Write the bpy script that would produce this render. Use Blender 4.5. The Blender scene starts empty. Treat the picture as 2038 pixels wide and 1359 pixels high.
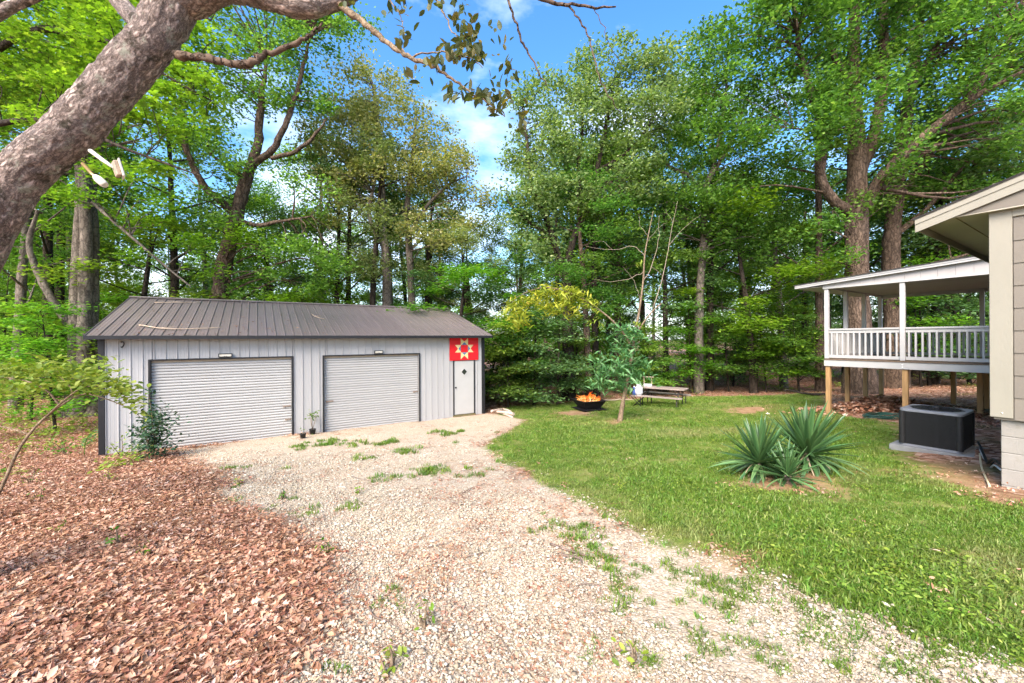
import bpy, bmesh, math, random
import numpy as np
from mathutils import Vector, Matrix, Euler
rng = np.random.default_rng(7)
random.seed(7)
scene = bpy.context.scene
COL = scene.collection
R = math.radians

# ------------------------------------------------------------------ camera, world, sun, exposure
FPX, CXP, CYP, ROLL, CAMZ = 805.0, 1019.0, 674.3, 0.0055, 1.7
cam_data = bpy.data.cameras.new('camera')
cam_data.sensor_width = 36.0
cam_data.lens = FPX / 2038.0 * 36.0
cam_data.shift_y = (CYP - 679.5) / 2038.0
cam_data.clip_start = 0.05
cam_data.clip_end = 900.0
cam = bpy.data.objects.new('camera', cam_data)
COL.objects.link(cam)
cam.matrix_world = (Matrix.Translation((0, 0, CAMZ)) @ Matrix.Rotation(R(90), 4, 'X') @ Matrix.Rotation(-ROLL, 4, 'Z'))
scene.camera = cam

SUN_EL, SUN_AZ = R(42), R(204)        # azimuth measured clockwise from +Y: the sun stands behind and left of the camera
world = bpy.data.worlds.new('World')
scene.world = world
world.use_nodes = True
wn, wl = world.node_tree.nodes, world.node_tree.links
wn.clear()
w_out = wn.new('ShaderNodeOutputWorld')
w_bg = wn.new('ShaderNodeBackground')
w_sky = wn.new('ShaderNodeTexSky')
w_sky.sky_type = 'NISHITA'
w_sky.sun_disc = False
w_sky.sun_elevation = SUN_EL
w_sky.sun_rotation = SUN_AZ
w_sky.air_density = 1.05
w_sky.dust_density = 1.4
w_sky.ozone_density = 2.6
w_bg.inputs['Strength'].default_value = 0.145
w_tc = wn.new('ShaderNodeTexCoord')
w_map = wn.new('ShaderNodeMapping')
w_map.inputs['Scale'].default_value = (1.0, 1.0, 2.2)
w_map.inputs['Location'].default_value = (0.35, 0.1, 0.2)
w_noise = wn.new('ShaderNodeTexNoise')
w_noise.inputs['Scale'].default_value = 2.3
w_noise.inputs['Detail'].default_value = 7.0
w_noise.inputs['Roughness'].default_value = 0.55
w_ramp = wn.new('ShaderNodeValToRGB')
w_ramp.color_ramp.elements[0].position = 0.55
w_ramp.color_ramp.elements[0].color = (0, 0, 0, 1)
w_ramp.color_ramp.elements[1].position = 0.82
w_ramp.color_ramp.elements[1].color = (0.85, 0.85, 0.85, 1)
w_mix = wn.new('ShaderNodeMixRGB')
w_mix.inputs[2].default_value = (6.2, 6.5, 6.9, 1)
wl.new(w_tc.outputs['Generated'], w_map.inputs['Vector'])
wl.new(w_map.outputs['Vector'], w_noise.inputs['Vector'])
w_sep = wn.new('ShaderNodeSeparateXYZ')       # broken cloud thickens evenly towards the horizon all round
wl.new(w_tc.outputs['Generated'], w_sep.inputs[0])
w_mr = wn.new('ShaderNodeMapRange')
w_mr.inputs['From Min'].default_value = 0.0
w_mr.inputs['From Max'].default_value = 0.55
w_mr.inputs['To Min'].default_value = 0.20
w_mr.inputs['To Max'].default_value = 0.0
wl.new(w_sep.outputs['Z'], w_mr.inputs['Value'])
w_add = wn.new('ShaderNodeMath')
w_add.operation = 'ADD'
wl.new(w_noise.outputs['Fac'], w_add.inputs[0])
wl.new(w_mr.outputs['Result'], w_add.inputs[1])
wl.new(w_add.outputs[0], w_ramp.inputs['Fac'])
wl.new(w_ramp.outputs['Color'], w_mix.inputs[0])
w_hs = wn.new('ShaderNodeHueSaturation')
w_hs.inputs['Saturation'].default_value = 1.28
wl.new(w_sky.outputs['Color'], w_hs.inputs['Color'])
wl.new(w_hs.outputs['Color'], w_mix.inputs[1])
wl.new(w_mix.outputs['Color'], w_bg.inputs['Color'])
wl.new(w_bg.outputs['Background'], w_out.inputs['Surface'])

sun_data = bpy.data.lights.new('sun', 'SUN')
sun_data.energy = 3.1
sun_data.angle = R(40)
sun_data.color = (1.0, 0.90, 0.77)
sun = bpy.data.objects.new('sun', sun_data)
COL.objects.link(sun)
sd = Vector((math.sin(SUN_AZ) * math.cos(SUN_EL), math.cos(SUN_AZ) * math.cos(SUN_EL), math.sin(SUN_EL)))
sun.rotation_euler = sd.to_track_quat('Z', 'Y').to_euler()

vs = scene.view_settings
vs.view_transform = 'Standard'
vs.look = 'None'
vs.gamma = 1.0
vs.use_curve_mapping = False
vs.exposure = 1.58
cy = scene.cycles
cy.max_bounces = 6
cy.diffuse_bounces = 3
cy.glossy_bounces = 2
cy.transmission_bounces = 4
cy.use_denoising = True
cy.use_adaptive_sampling = True
cy.adaptive_threshold = 0.03

# ------------------------------------------------------------------ geometry helpers
TH = R(32.3)
U = np.array([math.cos(TH), math.sin(TH), 0.0])
V = np.array([-math.sin(TH), math.cos(TH), 0.0])


def P(px, py, z):
    """world point seen at photo pixel (px, py), z metres in front of the camera"""
    a, b = (px - CXP) / FPX, -(py - CYP) / FPX
    c, s = math.cos(ROLL), math.sin(ROLL)
    return np.array([(a * c + b * s) * z, z, CAMZ + (-a * s + b * c) * z])


def gz(x, y):
    x = np.asarray(x, float)
    y = np.asarray(y, float)
    p = np.clip(-0.08 * y + 0.04 * x, -8, 3)
    k, fl = 6.0, -1.33
    base = np.log(np.exp(k * p) + np.exp(k * fl)) / k - math.log(1 + math.exp(k * fl)) / k
    base = np.minimum(base, 0.25 + 0.02 * base)
    wob = 0.012 * np.sin(x * 1.9 + 0.7 * y) + 0.012 * np.sin(1.3 * y - 0.8 * x + 1.0) + 0.008 * np.sin(3.1 * x + 2.3 * y)
    far = np.clip((y - 24) / 30, 0, 1)
    return base + wob + far * (0.12 * np.sin(x * 0.31) + 0.12 * np.sin(y * 0.27 + x * 0.11))


def Pg(px, py):
    """ground point seen at a photo pixel"""
    r = P(px, py, 1.0) - np.array([0, 0, CAMZ])
    t = 0.3
    while t < 150 and CAMZ + r[2] * t > float(gz(r[0] * t, t)):
        t += 0.02
    return np.array([r[0] * t, t, float(gz(r[0] * t, t))])


def mesh_np(name, verts, faces, smooth=False, attrs=None):
    verts = np.ascontiguousarray(verts, np.float32)
    faces = np.ascontiguousarray(faces, np.int32)
    me = bpy.data.meshes.new(name)
    n, k = faces.shape
    me.vertices.add(len(verts))
    me.vertices.foreach_set('co', verts.ravel())
    me.loops.add(n * k)
    me.loops.foreach_set('vertex_index', faces.ravel())
    me.polygons.add(n)
    me.polygons.foreach_set('loop_start', np.arange(0, n * k, k, dtype=np.int32))
    if smooth:
        me.polygons.foreach_set('use_smooth', np.ones(n, bool))
    for a, vals in (attrs or {}).items():
        at = me.attributes.new(a, 'FLOAT', 'POINT')
        at.data.foreach_set('value', np.ascontiguousarray(vals, np.float32))
    me.update(calc_edges=True)
    return me


class MB:
    """collects shapes into one mesh"""

    def __init__(self):
        self.v, self.f, self.s = [], [], []

    def add(self, verts, faces, smooth=False):
        o = len(self.v)
        self.v += [tuple(map(float, q)) for q in verts]
        self.f += [tuple(i + o for i in q) for q in faces]
        self.s += [smooth] * len(faces)
        return self

    def box(self, lo, hi, M=None):
        (x0, y0, z0), (x1, y1, z1) = lo, hi
        vv = [(x0, y0, z0), (x1, y0, z0), (x1, y1, z0), (x0, y1, z0), (x0, y0, z1), (x1, y0, z1), (x1, y1, z1), (x0, y1, z1)]
        if M is not None:
            vv = [M @ Vector(q) for q in vv]
        return self.add(vv, [(0, 3, 2, 1), (4, 5, 6, 7), (0, 1, 5, 4), (1, 2, 6, 5), (2, 3, 7, 6), (3, 0, 4, 7)])

    def prism(self, poly, axis, a, b):
        """polygon (list of 2D) swept along axis from a to b; axis 0: (y,z), 1: (x,z), 2: (x,y)"""
        def mk(q, t):
            return {0: (t, q[0], q[1]), 1: (q[0], t, q[1]), 2: (q[0], q[1], t)}[axis]
        n = len(poly)
        vv = [mk(q, a) for q in poly] + [mk(q, b) for q in poly]
        ff = [tuple(range(n))[::-1], tuple(range(n, 2 * n))] + [(i, (i + 1) % n, n + (i + 1) % n, n + i) for i in range(n)]
        return self.add(vv, ff)

    def tube(self, pts, rad, sides=8, caps=True):
        v, f = tube_np(pts, rad, sides)
        n = len(v)
        self.add(v, [tuple(q) for q in f], True)
        if caps:
            o = len(self.v) - n
            self.f.append(tuple(o + i for i in range(sides))[::-1])
            self.f.append(tuple(o + n - sides + i for i in range(sides)))
            self.s += [False, False]
        return self

    def lathe(self, prof, sides=20, c=(0, 0, 0)):
        vv, ff = [], []
        for r_, z_ in prof:
            for i in range(sides):
                a = 2 * math.pi * i / sides
                vv.append((c[0] + r_ * math.cos(a), c[1] + r_ * math.sin(a), c[2] + z_))
        for j in range(len(prof) - 1):
            for i in range(sides):
                i2 = (i + 1) % sides
                ff.append((j * sides + i, j * sides + i2, (j + 1) * sides + i2, (j + 1) * sides + i))
        return self.add(vv, ff, True)

    def mesh(self, name, bevel=0.0):
        me = bpy.data.meshes.new(name)
        me.from_pydata(self.v, [], self.f)
        me.polygons.foreach_set('use_smooth', self.s)
        bm = bmesh.new()
        bm.from_mesh(me)
        bmesh.ops.recalc_face_normals(bm, faces=bm.faces)
        if bevel > 0:
            es = [e for e in bm.edges if len(e.link_faces) == 2 and e.calc_face_angle(0) > 0.6]
            bmesh.ops.bevel(bm, geom=es, offset=bevel, segments=1, affect='EDGES', clamp_overlap=True)
        bm.to_mesh(me)
        bm.free()
        me.update()
        return me

    def obj(self, name, mat, parent=None, bevel=0.0, loc=None):
        return link(name, self.mesh(name, bevel), mat, parent, loc)


def tube_np(pts, rad, sides=8):
    pts = np.asarray(pts, float)
    rad = np.broadcast_to(np.asarray(rad, float), (len(pts),))
    tan = np.gradient(pts, axis=0)
    tan /= np.linalg.norm(tan, axis=1, keepdims=True) + 1e-9
    ref = np.array([0.0, 0, 1]) if abs(tan[0][2]) < 0.9 else np.array([1.0, 0, 0])
    out = []
    ang = np.linspace(0, 2 * np.pi, sides, endpoint=False)
    nrm = np.cross(tan[0], ref)
    for i in range(len(pts)):
        nrm = nrm - tan[i] * np.dot(nrm, tan[i])
        nrm /= np.linalg.norm(nrm) + 1e-9
        b = np.cross(tan[i], nrm)
        out.append(pts[i] + rad[i] * (np.cos(ang)[:, None] * nrm + np.sin(ang)[:, None] * b))
    v = np.concatenate(out)
    i = np.arange(sides)
    j = (i + 1) % sides
    f = np.concatenate([np.stack([k * sides + i, k * sides + j, (k + 1) * sides + j, (k + 1) * sides + i], 1) for k in range(len(pts) - 1)])
    return v, f


def smooth_path(pts, rad=None, n=4):
    """Catmull-Rom through pts, n pieces per span"""
    pts = np.asarray(pts, float)
    q = np.vstack([2 * pts[0] - pts[1], pts, 2 * pts[-1] - pts[-2]])
    out, ro = [], []
    for i in range(1, len(q) - 2):
        for k in range(n):
            t = k / n
            out.append(0.5 * (2 * q[i] + (q[i + 1] - q[i - 1]) * t + (2 * q[i - 1] - 5 * q[i] + 4 * q[i + 1] - q[i + 2]) * t * t + (3 * q[i] - q[i - 1] - 3 * q[i + 1] + q[i + 2]) * t ** 3))
            if rad is not None:
                ro.append(rad[i - 1] * (1 - t) + rad[i] * t)
    out.append(pts[-1])
    if rad is not None:
        ro.append(rad[-1])
        return np.array(out), np.array(ro)
    return np.array(out)


def link(name, me, mat, parent=None, loc=None):
    o = bpy.data.objects.new(name, me)
    if mat is not None:
        if len(me.materials) == 0:
            me.materials.append(mat)
    COL.objects.link(o)
    if parent is not None:
        o.parent = parent
    if loc is not None:
        o.location = loc
    return o


def tag(o, label=None, cat=None, group=None, kind=None):
    if label:
        o['label'] = label
    if cat:
        o['category'] = cat
    if group:
        o['group'] = group
    if kind:
        o['kind'] = kind
    return o


def thing(name, label, cat, loc=(0, 0, 0), rz=0.0, group=None):
    o = bpy.data.objects.new(name, None)
    o.empty_display_size = 0.1
    COL.objects.link(o)
    o.location = loc
    o.rotation_euler = (0, 0, rz)
    return tag(o, label, cat, group)


def clone(o, parent=None, **kw):
    c = o.copy()
    COL.objects.link(c)
    if parent is not None:
        c.parent = parent
    for k, v in kw.items():
        setattr(c, k, v)
    return c


# ------------------------------------------------------------------ materials
def nt(name):
    m = bpy.data.materials.new(name)
    m.use_nodes = True
    n = m.node_tree.nodes
    n.clear()
    out = n.new('ShaderNodeOutputMaterial')
    return m, n, m.node_tree.links, out


def ramp(n, stops, interp='LINEAR'):
    r_ = n.new('ShaderNodeValToRGB')
    cr = r_.color_ramp
    cr.interpolation = interp
    while len(cr.elements) < len(stops):
        cr.elements.new(0.5)
    for e, (p_, c_) in zip(cr.elements, stops):
        e.position = p_
        e.color = (*c_, 1) if len(c_) == 3 else c_
    return r_


def noise(n, l, scale, detail=4, rough=0.55, vec=None, stretch=None):
    t = n.new('ShaderNodeTexNoise')
    t.inputs['Scale'].default_value = scale
    t.inputs['Detail'].default_value = detail
    t.inputs['Roughness'].default_value = rough
    if vec is None:
        vec = n.new('ShaderNodeTexCoord').outputs['Object']
    if stretch:
        mp = n.new('ShaderNodeMapping')
        mp.inputs['Scale'].default_value = stretch
        l.new(vec, mp.inputs['Vector'])
        vec = mp.outputs['Vector']
    l.new(vec, t.inputs['Vector'])
    return t


def paint(name, col, rough=0.5, metal=0.0, var=0.12, scale=6.0, stretch=None, bump=0.1, bscale=60.0, dirt=None, spec=0.4):
    """painted or plain surface with uneven tone, fine relief and optional stains"""
    m, n, l, out = nt(name)
    b = n.new('ShaderNodeBsdfPrincipled')
    nz = noise(n, l, scale, 6, 0.6, stretch=stretch)
    c = np.array(col)
    rp = ramp(n, [(0.28, tuple(c * (1 - var))), (0.72, tuple(np.minimum(c * (1 + var * 0.7), 1)))])
    l.new(nz.outputs['Fac'], rp.inputs['Fac'])
    colout = rp.outputs['Color']
    if dirt:
        dcol, lo, hi, dsc = dirt
        dn = noise(n, l, dsc, 8, 0.65)
        dr = ramp(n, [(lo, (0, 0, 0)), (hi, (1, 1, 1))])
        l.new(dn.outputs['Fac'], dr.inputs['Fac'])
        mx = n.new('ShaderNodeMixRGB')
        mx.inputs[2].default_value = (*dcol, 1)
        l.new(dr.outputs['Color'], mx.inputs[0])
        l.new(colout, mx.inputs[1])
        colout = mx.outputs['Color']
    oi = n.new('ShaderNodeObjectInfo')
    pv = n.new('ShaderNodeMapRange')
    pv.inputs['To Min'].default_value = 0.955
    pv.inputs['To Max'].default_value = 1.045
    l.new(oi.outputs['Random'], pv.inputs['Value'])
    hv = n.new('ShaderNodeHueSaturation')
    l.new(pv.outputs['Result'], hv.inputs['Value'])
    l.new(colout, hv.inputs['Color'])
    l.new(hv.outputs['Color'], b.inputs['Base Color'])
    b.inputs['Roughness'].default_value = rough
    b.inputs['Metallic'].default_value = metal
    b.inputs['Specular IOR Level'].default_value = spec
    if bump:
        bn = noise(n, l, bscale, 5, 0.6, stretch=stretch)
        bp = n.new('ShaderNodeBump')
        bp.inputs['Strength'].default_value = bump
        bp.inputs['Distance'].default_value = 0.01
        l.new(bn.outputs['Fac'], bp.inputs['Height'])
        l.new(bp.outputs['Normal'], b.inputs['Normal'])
    l.new(b.outputs['BSDF'], out.inputs['Surface'])
    return m


def leaf_mat(name, stops, trans=0.55, rough=0.5, hue=0.02, val=0.25, spec=0.35, tcol=(1.25, 1.3, 0.6), tone=None):
    m, n, l, out = nt(name)
    at = n.new('ShaderNodeAttribute')
    at.attribute_name = 'rnd'
    rp = ramp(n, stops)
    l.new(at.outputs['Fac'], rp.inputs['Fac'])
    oi = n.new('ShaderNodeObjectInfo')
    hs = n.new('ShaderNodeHueSaturation')
    mh = n.new('ShaderNodeMapRange')
    mh.inputs['To Min'].default_value = 0.5 - hue
    mh.inputs['To Max'].default_value = 0.5 + hue
    mv = n.new('ShaderNodeMapRange')
    mv.inputs['To Min'].default_value = 1 - val
    mv.inputs['To Max'].default_value = 1 + val
    l.new(oi.outputs['Random'], mh.inputs['Value'])
    l.new(mh.outputs['Result'], hs.inputs['Hue'])
    ml = n.new('ShaderNodeMath')
    ml.operation = 'FRACT'
    mm = n.new('ShaderNodeMath')
    mm.operation = 'MULTIPLY'
    mm.inputs[1].default_value = 7.31
    l.new(oi.outputs['Random'], mm.inputs[0])
    l.new(mm.outputs[0], ml.inputs[0])
    l.new(ml.outputs[0], mv.inputs['Value'])
    l.new(mv.outputs['Result'], hs.inputs['Value'])
    if tone:
        ta = n.new('ShaderNodeAttribute')
        ta.attribute_type = 'INSTANCER'
        ta.attribute_name = 'tone'
        tx = n.new('ShaderNodeMixRGB')
        tx.inputs[2].default_value = (*tone, 1)
        l.new(ta.outputs['Fac'], tx.inputs[0])
        l.new(rp.outputs['Color'], tx.inputs[1])
        l.new(tx.outputs['Color'], hs.inputs['Color'])
    else:
        l.new(rp.outputs['Color'], hs.inputs['Color'])
    b = n.new('ShaderNodeBsdfPrincipled')
    b.inputs['Roughness'].default_value = rough
    b.inputs['Specular IOR Level'].default_value = spec
    l.new(hs.outputs['Color'], b.inputs['Base Color'])
    if trans > 0:
        tr = n.new('ShaderNodeBsdfTranslucent')
        tm = n.new('ShaderNodeMixRGB')
        tm.blend_type = 'MULTIPLY'
        tm.inputs[0].default_value = 1.0
        tm.inputs[2].default_value = (*tcol, 1)
        l.new(hs.outputs['Color'], tm.inputs[1])
        l.new(tm.outputs['Color'], tr.inputs['Color'])
        mx = n.new('ShaderNodeMixShader')
        mx.inputs[0].default_value = trans
        l.new(b.outputs['BSDF'], mx.inputs[1])
        l.new(tr.outputs['BSDF'], mx.inputs[2])
        l.new(mx.outputs['Shader'], out.inputs['Surface'])
    else:
        l.new(b.outputs['BSDF'], out.inputs['Surface'])
    return m


def bark_mat(name, dark, light, scale=9.0, lichen=None, strength=0.8, dist=0.03, stretch=(1, 1, 0.22), vscale=14.0):
    m, n, l, out = nt(name)
    b = n.new('ShaderNodeBsdfPrincipled')
    b.inputs['Roughness'].default_value = 0.9
    b.inputs['Specular IOR Level'].default_value = 0.15
    tc = n.new('ShaderNodeTexCoord')
    nz = noise(n, l, scale, 8, 0.65, tc.outputs['Object'], stretch)
    vo = n.new('ShaderNodeTexVoronoi')
    vo.feature = 'DISTANCE_TO_EDGE'
    vo.inputs['Scale'].default_value = vscale
    mp = n.new('ShaderNodeMapping')
    mp.inputs['Scale'].default_value = stretch
    wp = noise(n, l, 5.0, 4, 0.6, tc.outputs['Object'])
    ad = n.new('ShaderNodeMixRGB')
    ad.blend_type = 'ADD'
    ad.inputs[0].default_value = 0.35
    l.new(tc.outputs['Object'], ad.inputs[1])
    l.new(wp.outputs['Color'], ad.inputs[2])
    l.new(ad.outputs['Color'], mp.inputs['Vector'])
    l.new(mp.outputs['Vector'], vo.inputs['Vector'])
    vr = ramp(n, [(0.0, (0, 0, 0)), (0.16, (1, 1, 1))])
    l.new(vo.outputs['Distance'], vr.inputs['Fac'])
    rp = ramp(n, [(0.25, dark), (0.55, tuple((np.array(dark) + np.array(light)) / 2)), (0.78, light)])
    l.new(nz.outputs['Fac'], rp.inputs['Fac'])
    mx = n.new('ShaderNodeMixRGB')
    mx.blend_type = 'MULTIPLY'
    mx.inputs[0].default_value = 0.55
    l.new(rp.outputs['Color'], mx.inputs[1])
    l.new(vr.outputs['Color'], mx.inputs[2])
    co = mx.outputs['Color']
    if lichen:
        for lcol, lo, hi, lsc in lichen:
            ln = noise(n, l, lsc, 7, 0.7, tc.outputs['Object'])
            lr = ramp(n, [(lo, (0, 0, 0)), (hi, (1, 1, 1))])
            l.new(ln.outputs['Fac'], lr.inputs['Fac'])
            lm = n.new('ShaderNodeMixRGB')
            lm.inputs[2].default_value = (*lcol, 1)
            l.new(lr.outputs['Color'], lm.inputs[0])
            l.new(co, lm.inputs[1])
            co = lm.outputs['Color']
    l.new(co, b.inputs['Base Color'])
    bp = n.new('ShaderNodeBump')
    bp.inputs['Strength'].default_value = strength
    bp.inputs['Distance'].default_value = dist
    hm = n.new('ShaderNodeMixRGB')
    hm.inputs[0].default_value = 0.5
    l.new(vr.outputs['Color'], hm.inputs[1])
    l.new(nz.outputs['Fac'], hm.inputs[2])
    l.new(hm.outputs['Color'], bp.inputs['Height'])
    l.new(bp.outputs['Normal'], b.inputs['Normal'])
    l.new(b.outputs['BSDF'], out.inputs['Surface'])
    return m


def flaky_bark(name):
    """plated bark laid out along the stem (attribute 'stem_coord': around, around, along)"""
    m, n, l, out = nt(name)
    b = n.new('ShaderNodeBsdfPrincipled')
    b.inputs['Roughness'].default_value = 0.9
    b.inputs['Specular IOR Level'].default_value = 0.15
    at = n.new('ShaderNodeAttribute')
    at.attribute_name = 'stem_coord'
    sv = at.outputs['Vector']
    wp = noise(n, l, 7, 4, 0.6, sv)
    ad = n.new('ShaderNodeMixRGB')
    ad.blend_type = 'ADD'
    ad.inputs[0].default_value = 0.05
    l.new(sv, ad.inputs[1])
    l.new(wp.outputs['Color'], ad.inputs[2])
    v_ = ad.outputs['Color']
    n1 = noise(n, l, 27, 9, 0.72, v_, (1, 1, 0.42))
    n2 = noise(n, l, 60, 6, 0.7, v_, (1, 1, 0.5))
    r1 = n.new('ShaderNodeMath')
    r1.operation = 'SUBTRACT'
    r1.inputs[1].default_value = 0.5
    l.new(n1.outputs['Fac'], r1.inputs[0])
    r2 = n.new('ShaderNodeMath')
    r2.operation = 'ABSOLUTE'
    l.new(r1.outputs[0], r2.inputs[0])
    rid = ramp(n, [(0.0, (0, 0, 0)), (0.035, (0.45, 0.45, 0.45)), (0.11, (1, 1, 1))])
    l.new(r2.outputs[0], rid.inputs['Fac'])
    base = ramp(n, [(0.25, (0.34, 0.245, 0.20)), (0.5, (0.53, 0.41, 0.355)), (0.75, (0.66, 0.56, 0.50))])
    l.new(n2.outputs['Fac'], base.inputs['Fac'])
    mx = n.new('ShaderNodeMixRGB')
    mx.blend_type = 'MULTIPLY'
    mx.inputs[0].default_value = 0.72
    l.new(base.outputs['Color'], mx.inputs[1])
    l.new(rid.outputs['Color'], mx.inputs[2])
    co = mx.outputs['Color']
    for lcol, lo, hi, lsc in (((0.48, 0.48, 0.38), 0.55, 0.64, 9.0), ((0.06, 0.052, 0.035), 0.54, 0.62, 6.0)):
        ln = noise(n, l, lsc, 9, 0.74, sv)
        lr = ramp(n, [(lo, (0, 0, 0)), (hi, (0.85, 0.85, 0.85))])
        l.new(ln.outputs['Fac'], lr.inputs['Fac'])
        lm = n.new('ShaderNodeMixRGB')
        lm.inputs[2].default_value = (*lcol, 1)
        l.new(lr.outputs['Color'], lm.inputs[0])
        l.new(co, lm.inputs[1])
        co = lm.outputs['Color']
    l.new(co, b.inputs['Base Color'])
    hm = n.new('ShaderNodeMixRGB')
    hm.inputs[0].default_value = 0.35
    l.new(rid.outputs['Color'], hm.inputs[1])
    l.new(n2.outputs['Fac'], hm.inputs[2])
    bp = n.new('ShaderNodeBump')
    bp.inputs['Strength'].default_value = 0.9
    bp.inputs['Distance'].default_value = 0.02
    l.new(hm.outputs['Color'], bp.inputs['Height'])
    l.new(bp.outputs['Normal'], b.inputs['Normal'])
    l.new(b.outputs['BSDF'], out.inputs['Surface'])
    return m


def emit_mat(name, stops, strength):
    m, n, l, out = nt(name)
    tc = n.new('ShaderNodeTexCoord')
    sx = n.new('ShaderNodeSeparateXYZ')
    l.new(tc.outputs['Generated'], sx.inputs[0])
    rp = ramp(n, stops)
    l.new(sx.outputs['Z'], rp.inputs['Fac'])
    e = n.new('ShaderNodeEmission')
    e.inputs['Strength'].default_value = strength
    l.new(rp.outputs['Color'], e.inputs['Color'])
    l.new(e.outputs['Emission'], out.inputs['Surface'])
    return m


M = {}
M['shed_white'] = paint('shed_white_metal', (0.375, 0.367, 0.363), 0.42, 0.0, 0.05, 1.4, (1, 1, 0.25), 0.03, 40, dirt=((0.42, 0.37, 0.30), 0.62, 0.95, 1.1))
M['slat_white'] = paint('rolling_door_white', (0.39, 0.38, 0.365), 0.45, 0.0, 0.07, 1.0, (0.5, 1, 2.5), 0.03, 30, dirt=((0.40, 0.33, 0.24), 0.60, 0.92, 1.3))
M['shed_roof'] = paint('shed_roof_metal', (0.165, 0.133, 0.131), 0.34, 0.0, 0.22, 1.3, (1, 0.35, 1), 0.05, 30, dirt=((0.22, 0.16, 0.12), 0.55, 0.85, 1.5))
M['black_trim'] = paint('black_metal_trim', (0.014, 0.014, 0.016), 0.45, 0.0, 0.25, 4)
M['door_white'] = paint('door_white', (0.43, 0.42, 0.405), 0.4, 0.0, 0.05, 2.0, None, 0.03, 40, dirt=((0.55, 0.48, 0.30), 0.56, 0.9, 0.9))
M['sill_wood'] = paint('sill_wood', (0.16, 0.13, 0.06), 0.8, 0, 0.3, 9)
M['rust'] = paint('rusty_latch', (0.30, 0.23, 0.18), 0.6, 0.4, 0.4, 30)
M['glass_dark'] = paint('dark_glass', (0.03, 0.035, 0.03), 0.12, 0, 0.1, 4, None, 0, spec=0.6)
M['sign_red'] = paint('sign_red', (0.62, 0.012, 0.018), 0.45, 0, 0.08, 5, None, 0.03)
M['sign_cream'] = paint('sign_cream', (0.72, 0.56, 0.27), 0.5, 0, 0.12, 9, None, 0.03)
M['sign_blue'] = paint('sign_blue', (0.075, 0.16, 0.30), 0.5, 0, 0.1, 9, None, 0.03)
M['lamp_lens'] = paint('lamp_lens', (0.62, 0.57, 0.48), 0.4, 0, 0.25, 25)
M['concrete'] = paint('concrete', (0.24, 0.235, 0.23), 0.85, 0, 0.2, 8, None, 0.3, 60)
M['siding'] = paint('house_siding', (0.175, 0.15, 0.122), 0.65, 0, 0.06, 2.0, (1, 1, 4), 0.15, 45)
M['house_trim'] = paint('house_trim', (0.28, 0.257, 0.208), 0.6, 0, 0.06, 3.0, (1, 1, 0.4), 0.2, 40)
M['soffit'] = paint('soffit_board', (0.43, 0.39, 0.32), 0.7, 0, 0.06, 2.0, None, 0.1, 40)
M['block'] = paint('painted_block', (0.27, 0.25, 0.225), 0.85, 0, 0.08, 5.0, None, 0.5, 70, dirt=((0.20, 0.17, 0.12), 0.62, 0.9, 3.0))
M['shingle'] = paint('roof_shingle', (0.05, 0.045, 0.042), 0.95, 0, 0.4, 20, None, 0.6, 90)
M['deck_white'] = paint('deck_white_paint', (0.43, 0.415, 0.405), 0.55, 0, 0.07, 3.0, None, 0.12, 50, dirt=((0.36, 0.33, 0.27), 0.66, 0.95, 2.5))
M['deck_gable'] = paint('deck_gable_board', (0.42, 0.385, 0.37), 0.6, 0, 0.07, 4.0, (1, 1, 0.3), 0.1, 50)
M['ceiling'] = paint('deck_ceiling', (0.42, 0.39, 0.36), 0.7, 0, 0.06, 2.0)
M['post_wood'] = paint('treated_post', (0.40, 0.235, 0.10), 0.75, 0, 0.28, 5.0, (4, 4, 0.4), 0.25, 30)
M['deck_wood'] = paint('deck_floor_wood', (0.17, 0.12, 0.085), 0.85, 0, 0.25, 5.0)
M['ac_black'] = paint('ac_cabinet', (0.03, 0.028, 0.028), 0.5, 0.2, 0.3, 14)
M['ac_grey'] = paint('ac_grey_lid', (0.34, 0.335, 0.36), 0.4, 0.3, 0.12, 8)
M['rubber'] = paint('black_rubber', (0.013, 0.013, 0.013), 0.6)
M['pvc'] = paint('pvc_cream', (0.62, 0.52, 0.33), 0.5)
M['pvc_white'] = paint('pvc_white', (0.72, 0.70, 0.68), 0.45)
M['iron'] = paint('dark_iron', (0.02, 0.018, 0.020), 0.6, 0.5, 0.4, 12)
M['ash_wood'] = paint('charred_wood', (0.06, 0.035, 0.025), 0.9, 0, 0.5, 12)
M['table_top'] = paint('table_plastic', (0.30, 0.235, 0.205), 0.55, 0, 0.1, 5)
M['table_leg'] = paint('table_steel', (0.05, 0.045, 0.045), 0.5, 0.4)
M['tank'] = paint('tank_white', (0.68, 0.68, 0.70), 0.35, 0, 0.05, 6)
M['tank_blue'] = paint('blue_plastic', (0.05, 0.09, 0.30), 0.45)
M['pot'] = paint('nursery_pot', (0.018, 0.018, 0.019), 0.55)
M['soil'] = paint('soil', (0.06, 0.04, 0.028), 1.0, 0, 0.4, 25)
M['birch'] = paint('pale_log', (0.50, 0.38, 0.31), 0.8, 0, 0.3, 12, None, 0.4, 30)
M['cut_wood'] = paint('cut_wood', (0.58, 0.40, 0.25), 0.8, 0, 0.2, 18)
M['hose_green'] = paint('green_hose', (0.02, 0.075, 0.06), 0.45)
M['stick'] = paint('dead_stick', (0.19, 0.135, 0.105), 0.9, 0, 0.35, 12, None, 0.4, 40)
M['stick_pale'] = paint('pale_dead_stick', (0.40, 0.31, 0.23), 0.9, 0, 0.25, 12, None, 0.4, 40)
M['bark_near'] = flaky_bark('bark_near')
M['bark_brown'] = bark_mat('bark_brown', (0.05, 0.034, 0.025), (0.24, 0.165, 0.12), 5, None, 0.9, 0.05, (1, 1, 0.2), 8)
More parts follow.
